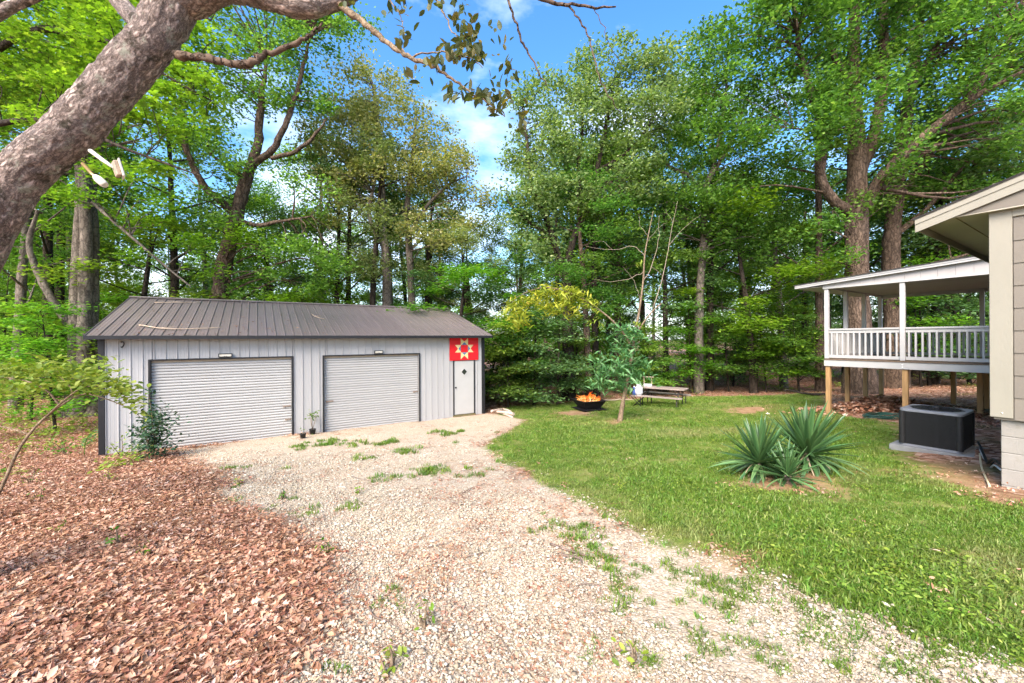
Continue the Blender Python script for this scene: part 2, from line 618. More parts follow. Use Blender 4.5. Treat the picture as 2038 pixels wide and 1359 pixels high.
M['bark_dark'] = bark_mat('bark_dark', (0.022, 0.017, 0.013), (0.10, 0.075, 0.058), 5, None, 0.8, 0.04, (1, 1, 0.2), 8)
M['bark_grey'] = bark_mat('bark_grey', (0.085, 0.068, 0.055), (0.30, 0.25, 0.205), 4, None, 0.6, 0.03, (1, 1, 0.35), 7)
M['bark_sapling'] = bark_mat('bark_sapling', (0.15, 0.10, 0.065), (0.40, 0.30, 0.20), 9, None, 0.4, 0.01, (1, 1, 0.3), 20)
GA = [(0.0, (0.051, 0.111, 0.022)), (0.45, (0.112, 0.223, 0.04)), (0.8, (0.199, 0.335, 0.064)), (1.0, (0.381, 0.505, 0.127))]
GB = [(0.0, (0.065, 0.151, 0.015)), (0.4, (0.131, 0.278, 0.022)), (0.8, (0.234, 0.411, 0.036)), (1.0, (0.417, 0.531, 0.085))]
GC = [(0.0, (0.12, 0.16, 0.045)), (0.4, (0.25, 0.29, 0.09)), (0.75, (0.42, 0.41, 0.17)), (1.0, (0.60, 0.50, 0.28))]
GD = [(0.0, (0.046, 0.095, 0.033)), (0.5, (0.091, 0.18, 0.063)), (0.85, (0.173, 0.292, 0.107)), (1.0, (0.385, 0.515, 0.222))]
GE = [(0.0, (0.083, 0.126, 0.043)), (0.4, (0.157, 0.221, 0.075)), (0.8, (0.281, 0.339, 0.128)), (1.0, (0.544, 0.551, 0.285))]
M['leaf_mid'] = leaf_mat('leaf_mid', GA)
M['leaf_bright'] = leaf_mat('leaf_bright', GB, 0.5)
M['leaf_olive'] = leaf_mat('leaf_olive', GC, 0.5)
M['leaf_dark'] = leaf_mat('leaf_dark', GD, 0.45)
M['leaf_dusty'] = leaf_mat('leaf_dusty', GE, 0.5)
M['leaf_yellow'] = leaf_mat('leaf_yellow', [(0, (0.14, 0.19, 0.02)), (0.5, (0.30, 0.33, 0.03)), (0.85, (0.46, 0.41, 0.05)), (1, (0.46, 0.30, 0.07))], 0.4)
M['leaf_lime'] = leaf_mat('leaf_lime', [(0, (0.09, 0.17, 0.018)), (0.5, (0.22, 0.32, 0.035)), (1, (0.42, 0.47, 0.11))], 0.4)
M['leaf_bush'] = leaf_mat('leaf_bush', [(0, (0.025, 0.065, 0.03)), (0.5, (0.05, 0.12, 0.05)), (1, (0.13, 0.23, 0.11))], 0.2, 0.4)
M['leaf_blue'] = leaf_mat('leaf_blue', [(0, (0.05, 0.12, 0.04)), (0.5, (0.105, 0.22, 0.08)), (1, (0.24, 0.37, 0.17))], 0.35, 0.4)
M['leaf_near'] = leaf_mat('leaf_near', [(0, (0.035, 0.06, 0.018)), (0.5, (0.09, 0.115, 0.035)), (0.85, (0.20, 0.17, 0.06)), (1, (0.32, 0.26, 0.02))], 0.35)
M['yucca_dead'] = paint('yucca_dead', (0.36, 0.29, 0.19), 0.8, 0, 0.3, 9)
M['yucca'] = leaf_mat('yucca', [(0, (0.03, 0.075, 0.024)), (0.6, (0.06, 0.14, 0.045)), (1, (0.15, 0.25, 0.09))], 0.1, 0.38, 0.01, 0.25, 0.5)
M['grass'] = leaf_mat('grass', [(0, (0.06, 0.125, 0.012)), (0.4, (0.12, 0.215, 0.022)), (0.72, (0.185, 0.285, 0.04)), (0.86, (0.27, 0.325, 0.09)), (1, (0.39, 0.35, 0.17))], 0.3, 0.5, 0.022, 0.25, tone=(0.30, 0.285, 0.11))
M['litter'] = leaf_mat('litter', [(0, (0.13, 0.050, 0.026)), (0.28, (0.31, 0.14, 0.076)), (0.55, (0.46, 0.25, 0.155)), (0.8, (0.56, 0.365, 0.26)), (1, (0.64, 0.51, 0.44))], 0.1, 0.55, 0.012, 0.22, 0.35, (1.1, 0.9, 0.7))
M['stone'] = leaf_mat('stone', [(0, (0.19, 0.12, 0.075)), (0.25, (0.35, 0.27, 0.19)), (0.65, (0.475, 0.405, 0.31)), (1, (0.59, 0.54, 0.455))], 0.0, 0.9, 0.01, 0.12, 0.15)
M['flame'] = emit_mat('flame', [(0.0, (1.0, 0.62, 0.22)), (0.4, (1.0, 0.30, 0.05)), (1.0, (0.75, 0.08, 0.01))], 0.55)
M['flame_pale'] = emit_mat('flame_pale', [(0.0, (1.0, 0.85, 0.55)), (0.6, (1.0, 0.55, 0.16)), (1.0, (1.0, 0.25, 0.03))], 0.6)
M['ember'] = emit_mat('ember', [(0.0, (0.3, 0.03, 0.005)), (1.0, (1.0, 0.35, 0.08))], 0.4)


def in_poly(x, y, poly):
    """signed distance-like value: positive inside; vectorised"""
    x = np.asarray(x, float)
    y = np.asarray(y, float)
    inside = np.zeros(x.shape, bool)
    dist = np.full(x.shape, 1e9)
    n = len(poly)
    for i in range(n):
        x0, y0 = poly[i]
        x1, y1 = poly[(i + 1) % n]
        cond = ((y0 > y) != (y1 > y))
        xi = (x1 - x0) * (y - y0) / ((y1 - y0) if abs(y1 - y0) > 1e-9 else 1e-9) + x0
        inside ^= cond & (x < xi)
        dx, dy = x1 - x0, y1 - y0
        t = np.clip(((x - x0) * dx + (y - y0) * dy) / (dx * dx + dy * dy + 1e-12), 0, 1)
        dist = np.minimum(dist, np.hypot(x - x0 - t * dx, y - y0 - t * dy))
    return np.where(inside, dist, -dist)


def nz2(x, y, s, seed=0):
    """cheap smooth value noise in [-1,1]"""
    x = np.asarray(x, float) * s + seed * 17.3
    y = np.asarray(y, float) * s + seed * 9.1
    i, j = np.floor(x), np.floor(y)
    fx, fy = x - i, y - j
    fx, fy = fx * fx * (3 - 2 * fx), fy * fy * (3 - 2 * fy)

    def h(a, b):
        q = np.sin(a * 127.1 + b * 311.7) * 43758.5453
        return q - np.floor(q)
    a = h(i, j) * (1 - fx) + h(i + 1, j) * fx
    b = h(i, j + 1) * (1 - fx) + h(i + 1, j + 1) * fx
    return (a * (1 - fy) + b * fy) * 2 - 1


# ------------------------------------------------------------------ the ground and what covers it
def gp(*pix):
    return [tuple(Pg(*q)[:2]) for q in pix]


GRAVEL = gp((1045, 836), (1000, 866), (962, 884), (985, 905), (1060, 950), (1160, 995), (1250, 1045), (1330, 1085), (1440, 1105), (1520, 1140),
            (1640, 1195), (1780, 1245), (1920, 1290), (2038, 1325)) + [(3.2, 1.2), (-0.9, 1.2)] + \
    gp((560, 1359), (600, 1230), (575, 1130), (520, 1060), (430, 1000), (455, 960), (400, 930), (330, 915)) + \
    [tuple((np.array([-10.13, 9.98]) + U[:2] * s)) for s in (1.2, 4, 8, 10.7)] + gp((1000, 826))
GRASS = gp((1000, 826), (1045, 836), (1000, 866), (962, 884), (985, 905), (1060, 950), (1160, 995), (1250, 1045), (1330, 1085), (1440, 1105), (1520, 1140),
           (1640, 1195), (1780, 1245), (1920, 1290), (2038, 1325)) + [(3.2, 1.2), (7, 1.0), (6.6, 3.2), (5.9, 4.5)] + \
    gp((1985, 1000), (1930, 940), (1805, 912), (1792, 870), (1790, 842), (1700, 832), (1650, 812), (1640, 782), (1560, 785), (1400, 789), (1270, 793), (1100, 803), (985, 812))
DIRT = [gp((1790, 950), (1860, 962), (1960, 995), (2038, 1015), (2038, 985), (1950, 930), (1880, 920)),
        gp((1430, 815), (1480, 809), (1535, 806), (1550, 816), (1490, 826), (1445, 824)),
        gp((1090, 822), (1140, 815), (1200, 818), (1180, 828), (1110, 830)),
        gp((1440, 960), (1520, 985), (1640, 985), (1680, 955), (1600, 930), (1480, 935)),
        gp((1425, 1095), (1500, 1100), (1520, 1128), (1440, 1120)),
        gp((1205, 838), (1245, 834), (1255, 844), (1215, 846))]
FLOOR_GREEN = gp((0, 800), (90, 770), (190, 800), (190, 890), (100, 905), (0, 930))


def masks(x, y):
    e = 0.22 * nz2(x, y, 0.9, 1) + 0.14 * nz2(x, y, 2.6, 2)
    gv = in_poly(x, y, GRAVEL) + e
    gs = in_poly(x, y, GRASS) + 0.6 * e
    dt = np.max([in_poly(x, y, q) for q in DIRT], axis=0) + 0.7 * e
    return gv, gs, dt


def axis_pts(lo, hi, flo, fhi, fine, coarse_n):
    a = np.arange(flo, fhi + 1e-6, fine)
    g1 = flo - (flo - lo) * (np.linspace(0, 1, coarse_n)[1:] ** 2.2)
    g2 = fhi + (hi - fhi) * (np.linspace(0, 1, coarse_n)[1:] ** 2.2)
    return np.concatenate([g1[::-1], a, g2])


gxs = axis_pts(-400, 400, -16, 13, 0.13, 26)
gys = axis_pts(-60, 600, 0.6, 19, 0.13, 26)
XX, YY = np.meshgrid(gxs, gys)
gv, gs, dt = masks(XX.ravel(), YY.ravel())
nx, ny = len(gxs), len(gys)
ZZ = gz(XX, YY)
ZZ += 0.008 * nz2(XX, YY, 4.0, 5)
ii = (np.arange(ny - 1)[:, None] * nx + np.arange(nx - 1)[None, :]).ravel()
gme = mesh_np('ground', np.stack([XX.ravel(), YY.ravel(), ZZ.ravel()], 1), np.stack([ii, ii + 1, ii + nx + 1, ii + nx], 1), True,
              {'gravel': np.clip(gv * 0.8 + 0.5, 0, 1), 'grass': np.clip(gs * 0.8 + 0.5, 0, 1), 'dirt': np.clip(dt * 0.8 + 0.5, 0, 1)})


def ground_mat():
    m, n, l, out = nt('ground_cover')
    tc = n.new('ShaderNodeTexCoord').outputs['Object']
    b = n.new('ShaderNodeBsdfPrincipled')
    b.inputs['Roughness'].default_value = 0.95
    b.inputs['Specular IOR Level'].default_value = 0.1

    def vor(scale, feat='F1'):
        v = n.new('ShaderNodeTexVoronoi')
        v.inputs['Scale'].default_value = scale
        v.feature = feat
        wob = noise(n, l, 9, 3, 0.6, tc)
        ad = n.new('ShaderNodeMixRGB')
        ad.blend_type = 'ADD'
        ad.inputs[0].default_value = 0.06
        l.new(tc, ad.inputs[1])
        l.new(wob.outputs['Color'], ad.inputs[2])
        l.new(ad.outputs['Color'], v.inputs['Vector'])
        return v
    # fallen leaves: every cell a leaf tone
    v1 = vor(13)
    s1 = n.new('ShaderNodeSeparateColor')
    l.new(v1.outputs['Color'], s1.inputs[0])
    lit = ramp(n, [(0, (0.10, 0.045, 0.027)), (0.35, (0.22, 0.105, 0.063)), (0.7, (0.36, 0.195, 0.13)), (1, (0.50, 0.34, 0.265))])
    l.new(s1.outputs[0], lit.inputs['Fac'])
    fgn = noise(n, l, 0.55, 5, 0.6, tc)
    fgr = ramp(n, [(0.56, (0, 0, 0)), (0.68, (0.75, 0.75, 0.75))])
    l.new(fgn.outputs['Fac'], fgr.inputs['Fac'])
    lit2 = n.new('ShaderNodeMixRGB')
    lit2.inputs[2].default_value = (0.05, 0.085, 0.02, 1)
    l.new(fgr.outputs['Color'], lit2.inputs[0])
    l.new(lit.outputs['Color'], lit2.inputs[1])
    # gravel: stones in dusty fines
    v2 = vor(58)
    s2 = n.new('ShaderNodeSeparateColor')
    l.new(v2.outputs['Color'], s2.inputs[0])
    grv = ramp(n, [(0, (0.29, 0.21, 0.14)), (0.4, (0.42, 0.34, 0.25)), (0.8, (0.51, 0.435, 0.34)), (1, (0.60, 0.55, 0.46))])
    l.new(s2.outputs[0], grv.inputs['Fac'])
    lrg = noise(n, l, 1.1, 6, 0.65, tc)
    lrr = ramp(n, [(0.42, (0, 0, 0)), (0.74, (0.8, 0.8, 0.8))])
    l.new(lrg.outputs['Fac'], lrr.inputs['Fac'])
    grv2 = n.new('ShaderNodeMixRGB')
    grv2.inputs[2].default_value = (0.44, 0.335, 0.235, 1)
    l.new(lrr.outputs['Color'], grv2.inputs[0])
    l.new(grv.outputs['Color'], grv2.inputs[1])
    # lawn soil between the blades
    gn = noise(n, l, 3.0, 8, 0.7, tc)
    grs = ramp(n, [(0.3, (0.07, 0.105, 0.018)), (0.48, (0.13, 0.18, 0.03)), (0.6, (0.22, 0.21, 0.07)), (0.75, (0.34, 0.26, 0.15))])
    l.new(gn.outputs['Fac'], grs.inputs['Fac'])
    dn = noise(n, l, 4.0, 8, 0.7, tc)
    drt = ramp(n, [(0.3, (0.20, 0.115, 0.06)), (0.55, (0.36, 0.22, 0.125)), (0.8, (0.46, 0.35, 0.24))])
    l.new(dn.outputs['Fac'], drt.inputs['Fac'])

    def blend(attr, base, top, amt, lo=0.42, hi=0.58):
        at = n.new('ShaderNodeAttribute')
        at.attribute_name = attr
        en = noise(n, l, 7, 6, 0.7, tc)
        ma = n.new('ShaderNodeMath')
        ma.operation = 'MULTIPLY_ADD'
        ma.inputs[1].default_value = amt
        l.new(en.outputs['Fac'], ma.inputs[0])
        l.new(at.outputs['Fac'], ma.inputs[2])
        mr = n.new('ShaderNodeMapRange')
        mr.inputs['From Min'].default_value = lo + amt / 2
        mr.inputs['From Max'].default_value = hi + amt / 2
        l.new(ma.outputs[0], mr.inputs['Value'])
        mx = n.new('ShaderNodeMixRGB')
        l.new(mr.outputs['Result'], mx.inputs[0])
        l.new(base, mx.inputs[1])
        l.new(top, mx.inputs[2])
        return mx.outputs['Color']
    c = blend('gravel', lit2.outputs['Color'], grv2.outputs['Color'], 0.7, 0.35, 0.65)
    c = blend('grass', c, grs.outputs['Color'], 0.5)
    c = blend('dirt', c, drt.outputs['Color'], 1.0, 0.25, 0.85)
    l.new(c, b.inputs['Base Color'])
    bp = n.new('ShaderNodeBump')
    bp.inputs['Strength'].default_value = 0.7
    bp.inputs['Distance'].default_value = 0.02
    hm = n.new('ShaderNodeMixRGB')
    hm.inputs[0].default_value = 0.5
    l.new(v2.outputs['Distance'], hm.inputs[1])
    l.new(v1.outputs['Distance'], hm.inputs[2])
    l.new(hm.outputs['Color'], bp.inputs['Height'])
    bp.invert = True
    l.new(bp.outputs['Normal'], b.inputs['Normal'])
    l.new(b.outputs['BSDF'], out.inputs['Surface'])
    return m


ground = link('ground', gme, ground_mat())
tag(ground, 'sloping yard of gravel, lawn and leaf litter running into woods', 'ground', kind='structure')

# leaf templates: verts in the leaf plane (x = length), faces
LEAF_DIAMOND = (np.array([[-0.5, 0, 0], [0.05, -0.30, 0.05], [0.5, 0, -0.04], [0.05, 0.30, 0.05]]), np.array([[0, 1, 2], [0, 2, 3]]))
LEAF_OVAL = (np.array([[-0.5, 0, 0], [-0.22, -0.20, 0.05], [0.15, -0.22, 0.05], [0.5, 0, -0.05], [0.15, 0.22, 0.05], [-0.22, 0.20, 0.05], [-0.02, 0, -0.01]]),
             np.array([[0, 1, 6], [1, 2, 6], [2, 3, 6], [3, 4, 6], [4, 5, 6], [5, 0, 6]]))
LEAF_LOBED = (np.array([[-0.5, 0, 0], [-0.30, -0.30, 0.05], [-0.12, -0.12, 0.02], [0.10, -0.42, 0.06], [0.20, -0.14, 0.0], [0.52, 0, -0.08],
                        [0.20, 0.14, 0.0], [0.10, 0.42, 0.06], [-0.12, 0.12, 0.02], [-0.30, 0.30, 0.05]]),
              np.array([[0, 1, 2], [2, 3, 4], [2, 4, 6], [2, 6, 8], [4, 5, 6], [6, 7, 8], [0, 2, 8], [0, 8, 9]]))
LEAF_NARROW = (LEAF_OVAL[0] * np.array([1.15, 0.55, 1.6]), LEAF_OVAL[1])
LEAF_LONG = (np.array([[-0.5, 0, 0], [-0.1, -0.13, 0.03], [0.5, 0, -0.14], [-0.1, 0.13, 0.03]]), np.array([[0, 1, 2], [0, 2, 3]]))


def leaves_np(cen, size, tmpl, up=0.6, droop=0.0, r=rng):
    """many leaves as arrays: cen (N,3), size (N,), random heading, tilt spread by `up` (1 = flat)"""
    tv, tf = tmpl
    n = len(cen)
    az = r.uniform(0, 2 * np.pi, n)
    nrm = r.normal(0, 1, (n, 3)) * (1 - up)
    nrm[:, 2] = np.abs(nrm[:, 2]) + up
    nrm /= np.linalg.norm(nrm, axis=1, keepdims=True)
    d = np.stack([np.cos(az), np.sin(az), np.full(n, -droop)], 1)
    d -= nrm * (d * nrm).sum(1, keepdims=True)
    d /= np.linalg.norm(d, axis=1, keepdims=True) + 1e-9
    e = np.cross(nrm, d)
    vv = (tv[None, :, 0:1] * d[:, None] + tv[None, :, 1:2] * e[:, None] + tv[None, :, 2:3] * nrm[:, None]) * size[:, None, None] + cen[:, None]
    k = len(tv)
    ff = tf[None] + (np.arange(n) * k)[:, None, None]
    rnd = np.repeat(np.clip(r.beta(2, 2.2, n), 0, 1), k)
    return vv.reshape(-1, 3), ff.reshape(-1, tf.shape[1]), rnd


def leaf_mesh(name, cen, size, tmpl, up=0.6, droop=0.0, r=rng):
    v, f, rn = leaves_np(np.asarray(cen), np.asarray(size), tmpl, up, droop, r)
    return mesh_np(name, v, f, False, {'rnd': rn})


SRC = bpy.data.collections.new('scatter_sources')


def scatter(name, pts, scl, sources, mat, label, cat, tilt=0.15, kind='stuff', rz=None, tone=None):
    """one object: instances of the source meshes on the given points"""
    coll = bpy.data.collections.new(name + '_pieces')
    for i, me in enumerate(sources):
        if len(me.materials) == 0:
            me.materials.append(mat)
        coll.objects.link(bpy.data.objects.new(name + '_piece', me))
    n = len(pts)
    me = bpy.data.meshes.new(name)
    me.vertices.add(n)
    me.vertices.foreach_set('co', np.ascontiguousarray(pts, np.float32).ravel())
    rot = np.stack([rng.normal(0, tilt, n), rng.normal(0, tilt, n), rng.uniform(0, 6.283, n) if rz is None else rz], 1)
    a = me.attributes.new('rot', 'FLOAT_VECTOR', 'POINT')
    a.data.foreach_set('vector', np.ascontiguousarray(rot, np.float32).ravel())
    a = me.attributes.new('scl', 'FLOAT', 'POINT')
    a.data.foreach_set('value', np.ascontiguousarray(scl, np.float32))
    if tone is not None:
        a = me.attributes.new('tone', 'FLOAT', 'POINT')
        a.data.foreach_set('value', np.ascontiguousarray(tone, np.float32))
    a = me.attributes.new('pick', 'INT', 'POINT')
    a.data.foreach_set('value', rng.integers(0, len(sources), n).astype(np.int32))
    me.update()
    o = link(name, me, mat)
    ng = bpy.data.node_groups.new(name, 'GeometryNodeTree')
    ng.interface.new_socket('Geometry', in_out='INPUT', socket_type='NodeSocketGeometry')
    ng.interface.new_socket('Geometry', in_out='OUTPUT', socket_type='NodeSocketGeometry')
    gi, go = ng.nodes.new('NodeGroupInput'), ng.nodes.new('NodeGroupOutput')
    ins = ng.nodes.new('GeometryNodeInstanceOnPoints')
    ci = ng.nodes.new('GeometryNodeCollectionInfo')
    ci.inputs['Collection'].default_value = coll
    ci.inputs['Separate Children'].default_value = True
    ci.inputs['Reset Children'].default_value = True

    def attr(nm, ty):
        q = ng.nodes.new('GeometryNodeInputNamedAttribute')
        q.data_type = ty
        q.inputs['Name'].default_value = nm
        return q.outputs['Attribute']
    ng.links.new(gi.outputs[0], ins.inputs['Points'])
    ng.links.new(ci.outputs[0], ins.inputs['Instance'])
    ins.inputs['Pick Instance'].default_value = True
    ng.links.new(attr('pick', 'INT'), ins.inputs['Instance Index'])
    ng.links.new(attr('rot', 'FLOAT_VECTOR'), ins.inputs['Rotation'])
    ng.links.new(attr('scl', 'FLOAT'), ins.inputs['Scale'])
    ng.links.new(ins.outputs['Instances'], go.inputs[0])
    md = o.modifiers.new('scatter', 'NODES')
    md.node_group = ng
    return tag(o, label, cat, kind=kind)


def on_ground(x, y, dz=0.0):
    return np.stack([x, y, gz(x, y) + dz], 1)


def view_sample(n, ymin, ymax, power=1.0, xlo=-1.35, xhi=1.32):
    """points on the ground spread so that nearer ground gets more of them"""
    t = rng.uniform(0, 1, n)
    y = ymin * (ymax / ymin) ** (t ** power)
    x = rng.uniform(xlo, xhi, n) * y
    return x, y


SHED_L = np.array([-10.13, 9.98])


def clear_of_buildings(x, y, m=0.0):
    q = np.stack([x - SHED_L[0], y - SHED_L[1]], 1)
    s, d = q @ U[:2], q @ V[:2]
    shed = (s > -0.05 - m) & (s < 10.7 + m) & (d > -0.02 - m) & (d < 7.3)
    q = np.stack([x - 5.95, y - 5.0], 1)
    s, d = q @ U[:2], q @ V[:2]
    house = (s > 0.0 - m) & (s < 12) & (d > -9) & (d < 0.0 + m)
    return ~(shed | house)


# grass tufts
def tuft(n, h, spread, seed, wid=0.006, lean=0.55):
    r = np.random.default_rng(seed)
    vv, ff, rn = [], [], []
    for i in range(n):
        a = r.uniform(0, 6.283)
        rad = spread * math.sqrt(r.uniform())
        ba = np.array([rad * math.cos(a), rad * math.sin(a), -0.01])
        hh = h * r.uniform(0.5, 1.15)
        d = r.uniform(0, 6.283)
        ln = abs(r.normal(0, lean)) * hh
        dv = np.array([math.cos(d), math.sin(d), 0])
        sv = np.array([-dv[1], dv[0], 0]) * wid * r.uniform(0.7, 1.4)
        mid = ba + dv * ln * 0.35 + np.array([0, 0, hh * 0.6])
        tip = ba + dv * ln + np.array([0, 0, hh * (1 - 0.25 * min(ln / hh, 1.6))])
        o = len(vv)
        vv += [ba - sv, ba + sv, mid - sv * 0.8, mid + sv * 0.8, tip]
        ff += [(o, o + 1, o + 3), (o, o + 3, o + 2), (o + 2, o + 3, o + 4)]
        rn += [r.beta(2, 2)] * 5
    return mesh_np('grass_tuft', np.array(vv), np.array(ff), False, {'rnd': np.array(rn)})


GRASS_SRC = [tuft(40, 0.040, 0.085, 20 + i, 0.0029, 0.8) for i in range(6)]
x, y = view_sample(66000, 1.6, 20, 0.95, -0.2, 1.32)
gv, gs, dt = masks(x, y)
keep = (gs > 0.0) & (dt < rng.normal(0.05, 0.22, len(x))) & clear_of_buildings(x, y, 0.05)
thin = nz2(x, y, 1.6, 8)
keep &= (rng.uniform(0, 1, len(x)) < np.clip(0.85 + 0.8 * thin + 0.5 * nz2(x, y, 4.5, 12), 0.12, 1))
keep &= rng.uniform(0, 1, len(x)) < np.clip(gs * 1.5 + 0.12 + 0.5 * nz2(x, y, 2.2, 15), 0.03, 1)
x, y = x[keep], y[keep]
sc = (0.74 + 0.055 * y + 0.45 * nz2(x, y, 1.1, 9).clip(-0.6, 1)) * rng.uniform(0.65, 1.4, len(x))
tn = np.clip(0.05 + 0.55 * nz2(x, y, 0.7, 21) + 0.4 * nz2(x, y, 2.7, 22) + rng.normal(0, 0.12, len(x)) + 0.45 * np.exp(-np.maximum(masks(x, y)[1], 0) / 0.35), 0, 0.8)
scatter('lawn_grass', on_ground(x, y), sc, GRASS_SRC, M['grass'], 'green lawn of short uneven grass beside the gravel drive', 'grass', 0.15, tone=tn)

# weeds and grass tufts in the gravel
WEED_SRC = [tuft(34, 0.085, 0.085, 40 + i, 0.0045, 0.8) for i in range(4)]
px_tufts = [(655, 885, 7), (690, 885, 5), (770, 882, 9), (810, 900, 9), (850, 938, 10), (945, 945, 4), (720, 915, 4), (770, 955, 4), (600, 1024, 4), (690, 1015, 4),
            (785, 1195, 5), (1105, 1048, 4), (1150, 1075, 8), (1200, 1110, 6), (1240, 1140, 9), (1250, 1200, 7), (1330, 1145, 7), (1400, 1160, 5), (1440, 1210, 8), (1480, 1170, 8),
            (1560, 1180, 7), (1600, 1230, 7), (1520, 1300, 8), (1380, 1280, 5), (1650, 1290, 8), (1790, 1335, 10), (1880, 1310, 6), (900, 862, 6), (870, 862, 5), (1170, 1060, 5),
            (660, 880, 5), (590, 890, 5), (1265, 1310, 5), (560, 1000, 3), (1700, 1262, 7), (1900, 1345, 5), (870, 940, 4), (480, 930, 3), (1010, 890, 4)]
wx, wy = [], []
for a, b, k in px_tufts:
    c = Pg(a, b)
    for i in range(int(k * 1.9)):
        wx.append(c[0] + rng.normal(0, 0.016 * c[1] + 0.06))
        wy.append(c[1] + rng.normal(0, 0.016 * c[1] + 0.06))
x, y = view_sample(1500, 1.7, 13, 1.0, -0.9, 1.2)
gv, gs, dt = masks(x, y)
kk = (gv > 0.05) & (gs < 0.1) & (rng.uniform(0, 1, len(x)) < np.clip(0.35 + gs * 0.45, 0.02, 0.9))
wx, wy = np.concatenate([wx, x[kk]]), np.concatenate([wy, y[kk]])
kk = clear_of_buildings(wx, wy, 0.05)
wx, wy = wx[kk], wy[kk]
scatter('gravel_weeds', on_ground(wx, wy), rng.uniform(0.45, 1.1, len(wx)) * np.clip(0.42 + 0.11 * wy, 0.5, 1.5), WEED_SRC, M['grass'], 'scattered tufts of grass and weeds growing through the pale gravel', 'weeds', 0.12)


# fallen leaves
def litter_clump(seed, n=20, rad=0.19):
    r = np.random.default_rng(seed)
    cen = np.stack([r.normal(0, rad * 0.6, n), r.normal(0, rad * 0.6, n), r.uniform(0.004, 0.035, n)], 1)
    v, f, rn = leaves_np(cen, 0.020 + 0.066 * r.beta(1.5, 2.2, n), (LEAF_OVAL, LEAF_NARROW, LEAF_LOBED)[seed % 3 if seed % 6 != 5 else 0], 0.62, 0, r)
    # curl
    k = len(v) // n
    for i in range(n):
        q = v[i * k:(i + 1) * k]
        c = q.mean(0)
        d = q - c
        ax = r.uniform(0, 6.283)
        t = d[:, 0] * math.cos(ax) + d[:, 1] * math.sin(ax)
        q[:, 2] += r.uniform(4, 18) * t * t
        q[:, 2] = np.maximum(q[:, 2], 0.002)
    return mesh_np('fallen_leaves', v, f, False, {'rnd': rn})


def straw_clump(seed, n=12):
    r = np.random.default_rng(seed)
    vv, ff, rn, off = [], [], [], 0
    for i in range(n):
        a, L_ = r.uniform(0, 6.283), r.uniform(0.05, 0.17)
        c = np.array([r.normal(0, 0.1), r.normal(0, 0.1), r.uniform(0.012, 0.05)])
        d = np.array([math.cos(a), math.sin(a), r.normal(0, 0.12)]) * L_ / 2
        k = np.array([-math.sin(a), math.cos(a), 0]) * L_ * r.normal(0, 0.12)
        v, f = tube_np(np.array([c - d, c + k, c + d]), r.uniform(0.0012, 0.0032), 3)
        vv.append(v)
        ff.append(f + off)
        off += len(v)
        rn.append(np.full(len(v), r.uniform(0, 0.5)))
    return mesh_np('straw', np.concatenate(vv), np.concatenate([np.concatenate([q[:, :3], q[:, [0, 2, 3]]]) for q in ff]), False, {'rnd': np.concatenate(rn)})


LIT_SRC = [litter_clump(60 + i) for i in range(12)] + [straw_clump(81), straw_clump(82)]
x, y = view_sample(30000, 1.7, 13.5, 0.95, -1.38, 0.3)
gv, gs, dt = masks(x, y)
pr = np.where(gv < 0, 1.0, np.clip(0.62 - gv * 1.0 + 0.3 * nz2(x, y, 1.3, 31), 0.03, 1)) * (gs < 0)
pr *= np.clip((-gs - 0.45) / 0.9, 0.04, 1)
pr = np.where((gv > 0) & (gs < 0), np.maximum(pr, 0.10 + 0.16 * (nz2(x, y, 0.8, 3) > 0.2)), pr)
kk = (rng.uniform(0, 1, len(x)) < pr) & clear_of_buildings(x, y, 0.02)
x, y = x[kk], y[kk]
scatter('leaf_litter', on_ground(x, y), rng.uniform(0.75, 1.15, len(x)) * np.where(masks(x, y)[0] > 0.25, rng.uniform(0.3, 0.65, len(x)), 1.0), LIT_SRC, M['litter'],
        'thick carpet of curled brown fallen leaves left of the gravel', 'leaf litter', 0.1)
x, y = view_sample(2600, 2.0, 15, 1.0, 0.0, 1.32)
gv, gs, dt = masks(x, y)
kk = (rng.uniform(0, 1, len(x)) < np.where(dt > 0, 0.55, 0.05)) & (gv < 0.2) & clear_of_buildings(x, y, 0.03)
x, y = x[kk], y[kk]
scatter('lawn_leaf_litter', on_ground(x, y), rng.uniform(0.4, 0.8, len(x)), LIT_SRC, M['litter'], 'stray brown leaves on the lawn and bare earth', 'leaf litter', 0.1)
x = rng.uniform(-38, 34, 16000)
y = rng.uniform(8, 40, 16000)
gv, gs, dt = masks(x, y)
kk = (gv < -0.1) & (gs < -0.05) & clear_of_buildings(x, y, 0.05) & (np.abs(x) < 1.4 * y)
x, y = x[kk], y[kk]
scatter('woodland_leaf_litter', on_ground(x, y), rng.uniform(0.9, 1.5, len(x)), LIT_SRC, M['litter'], 'brown leaf litter covering the woodland floor beyond the lawn', 'leaf litter', 0.1)


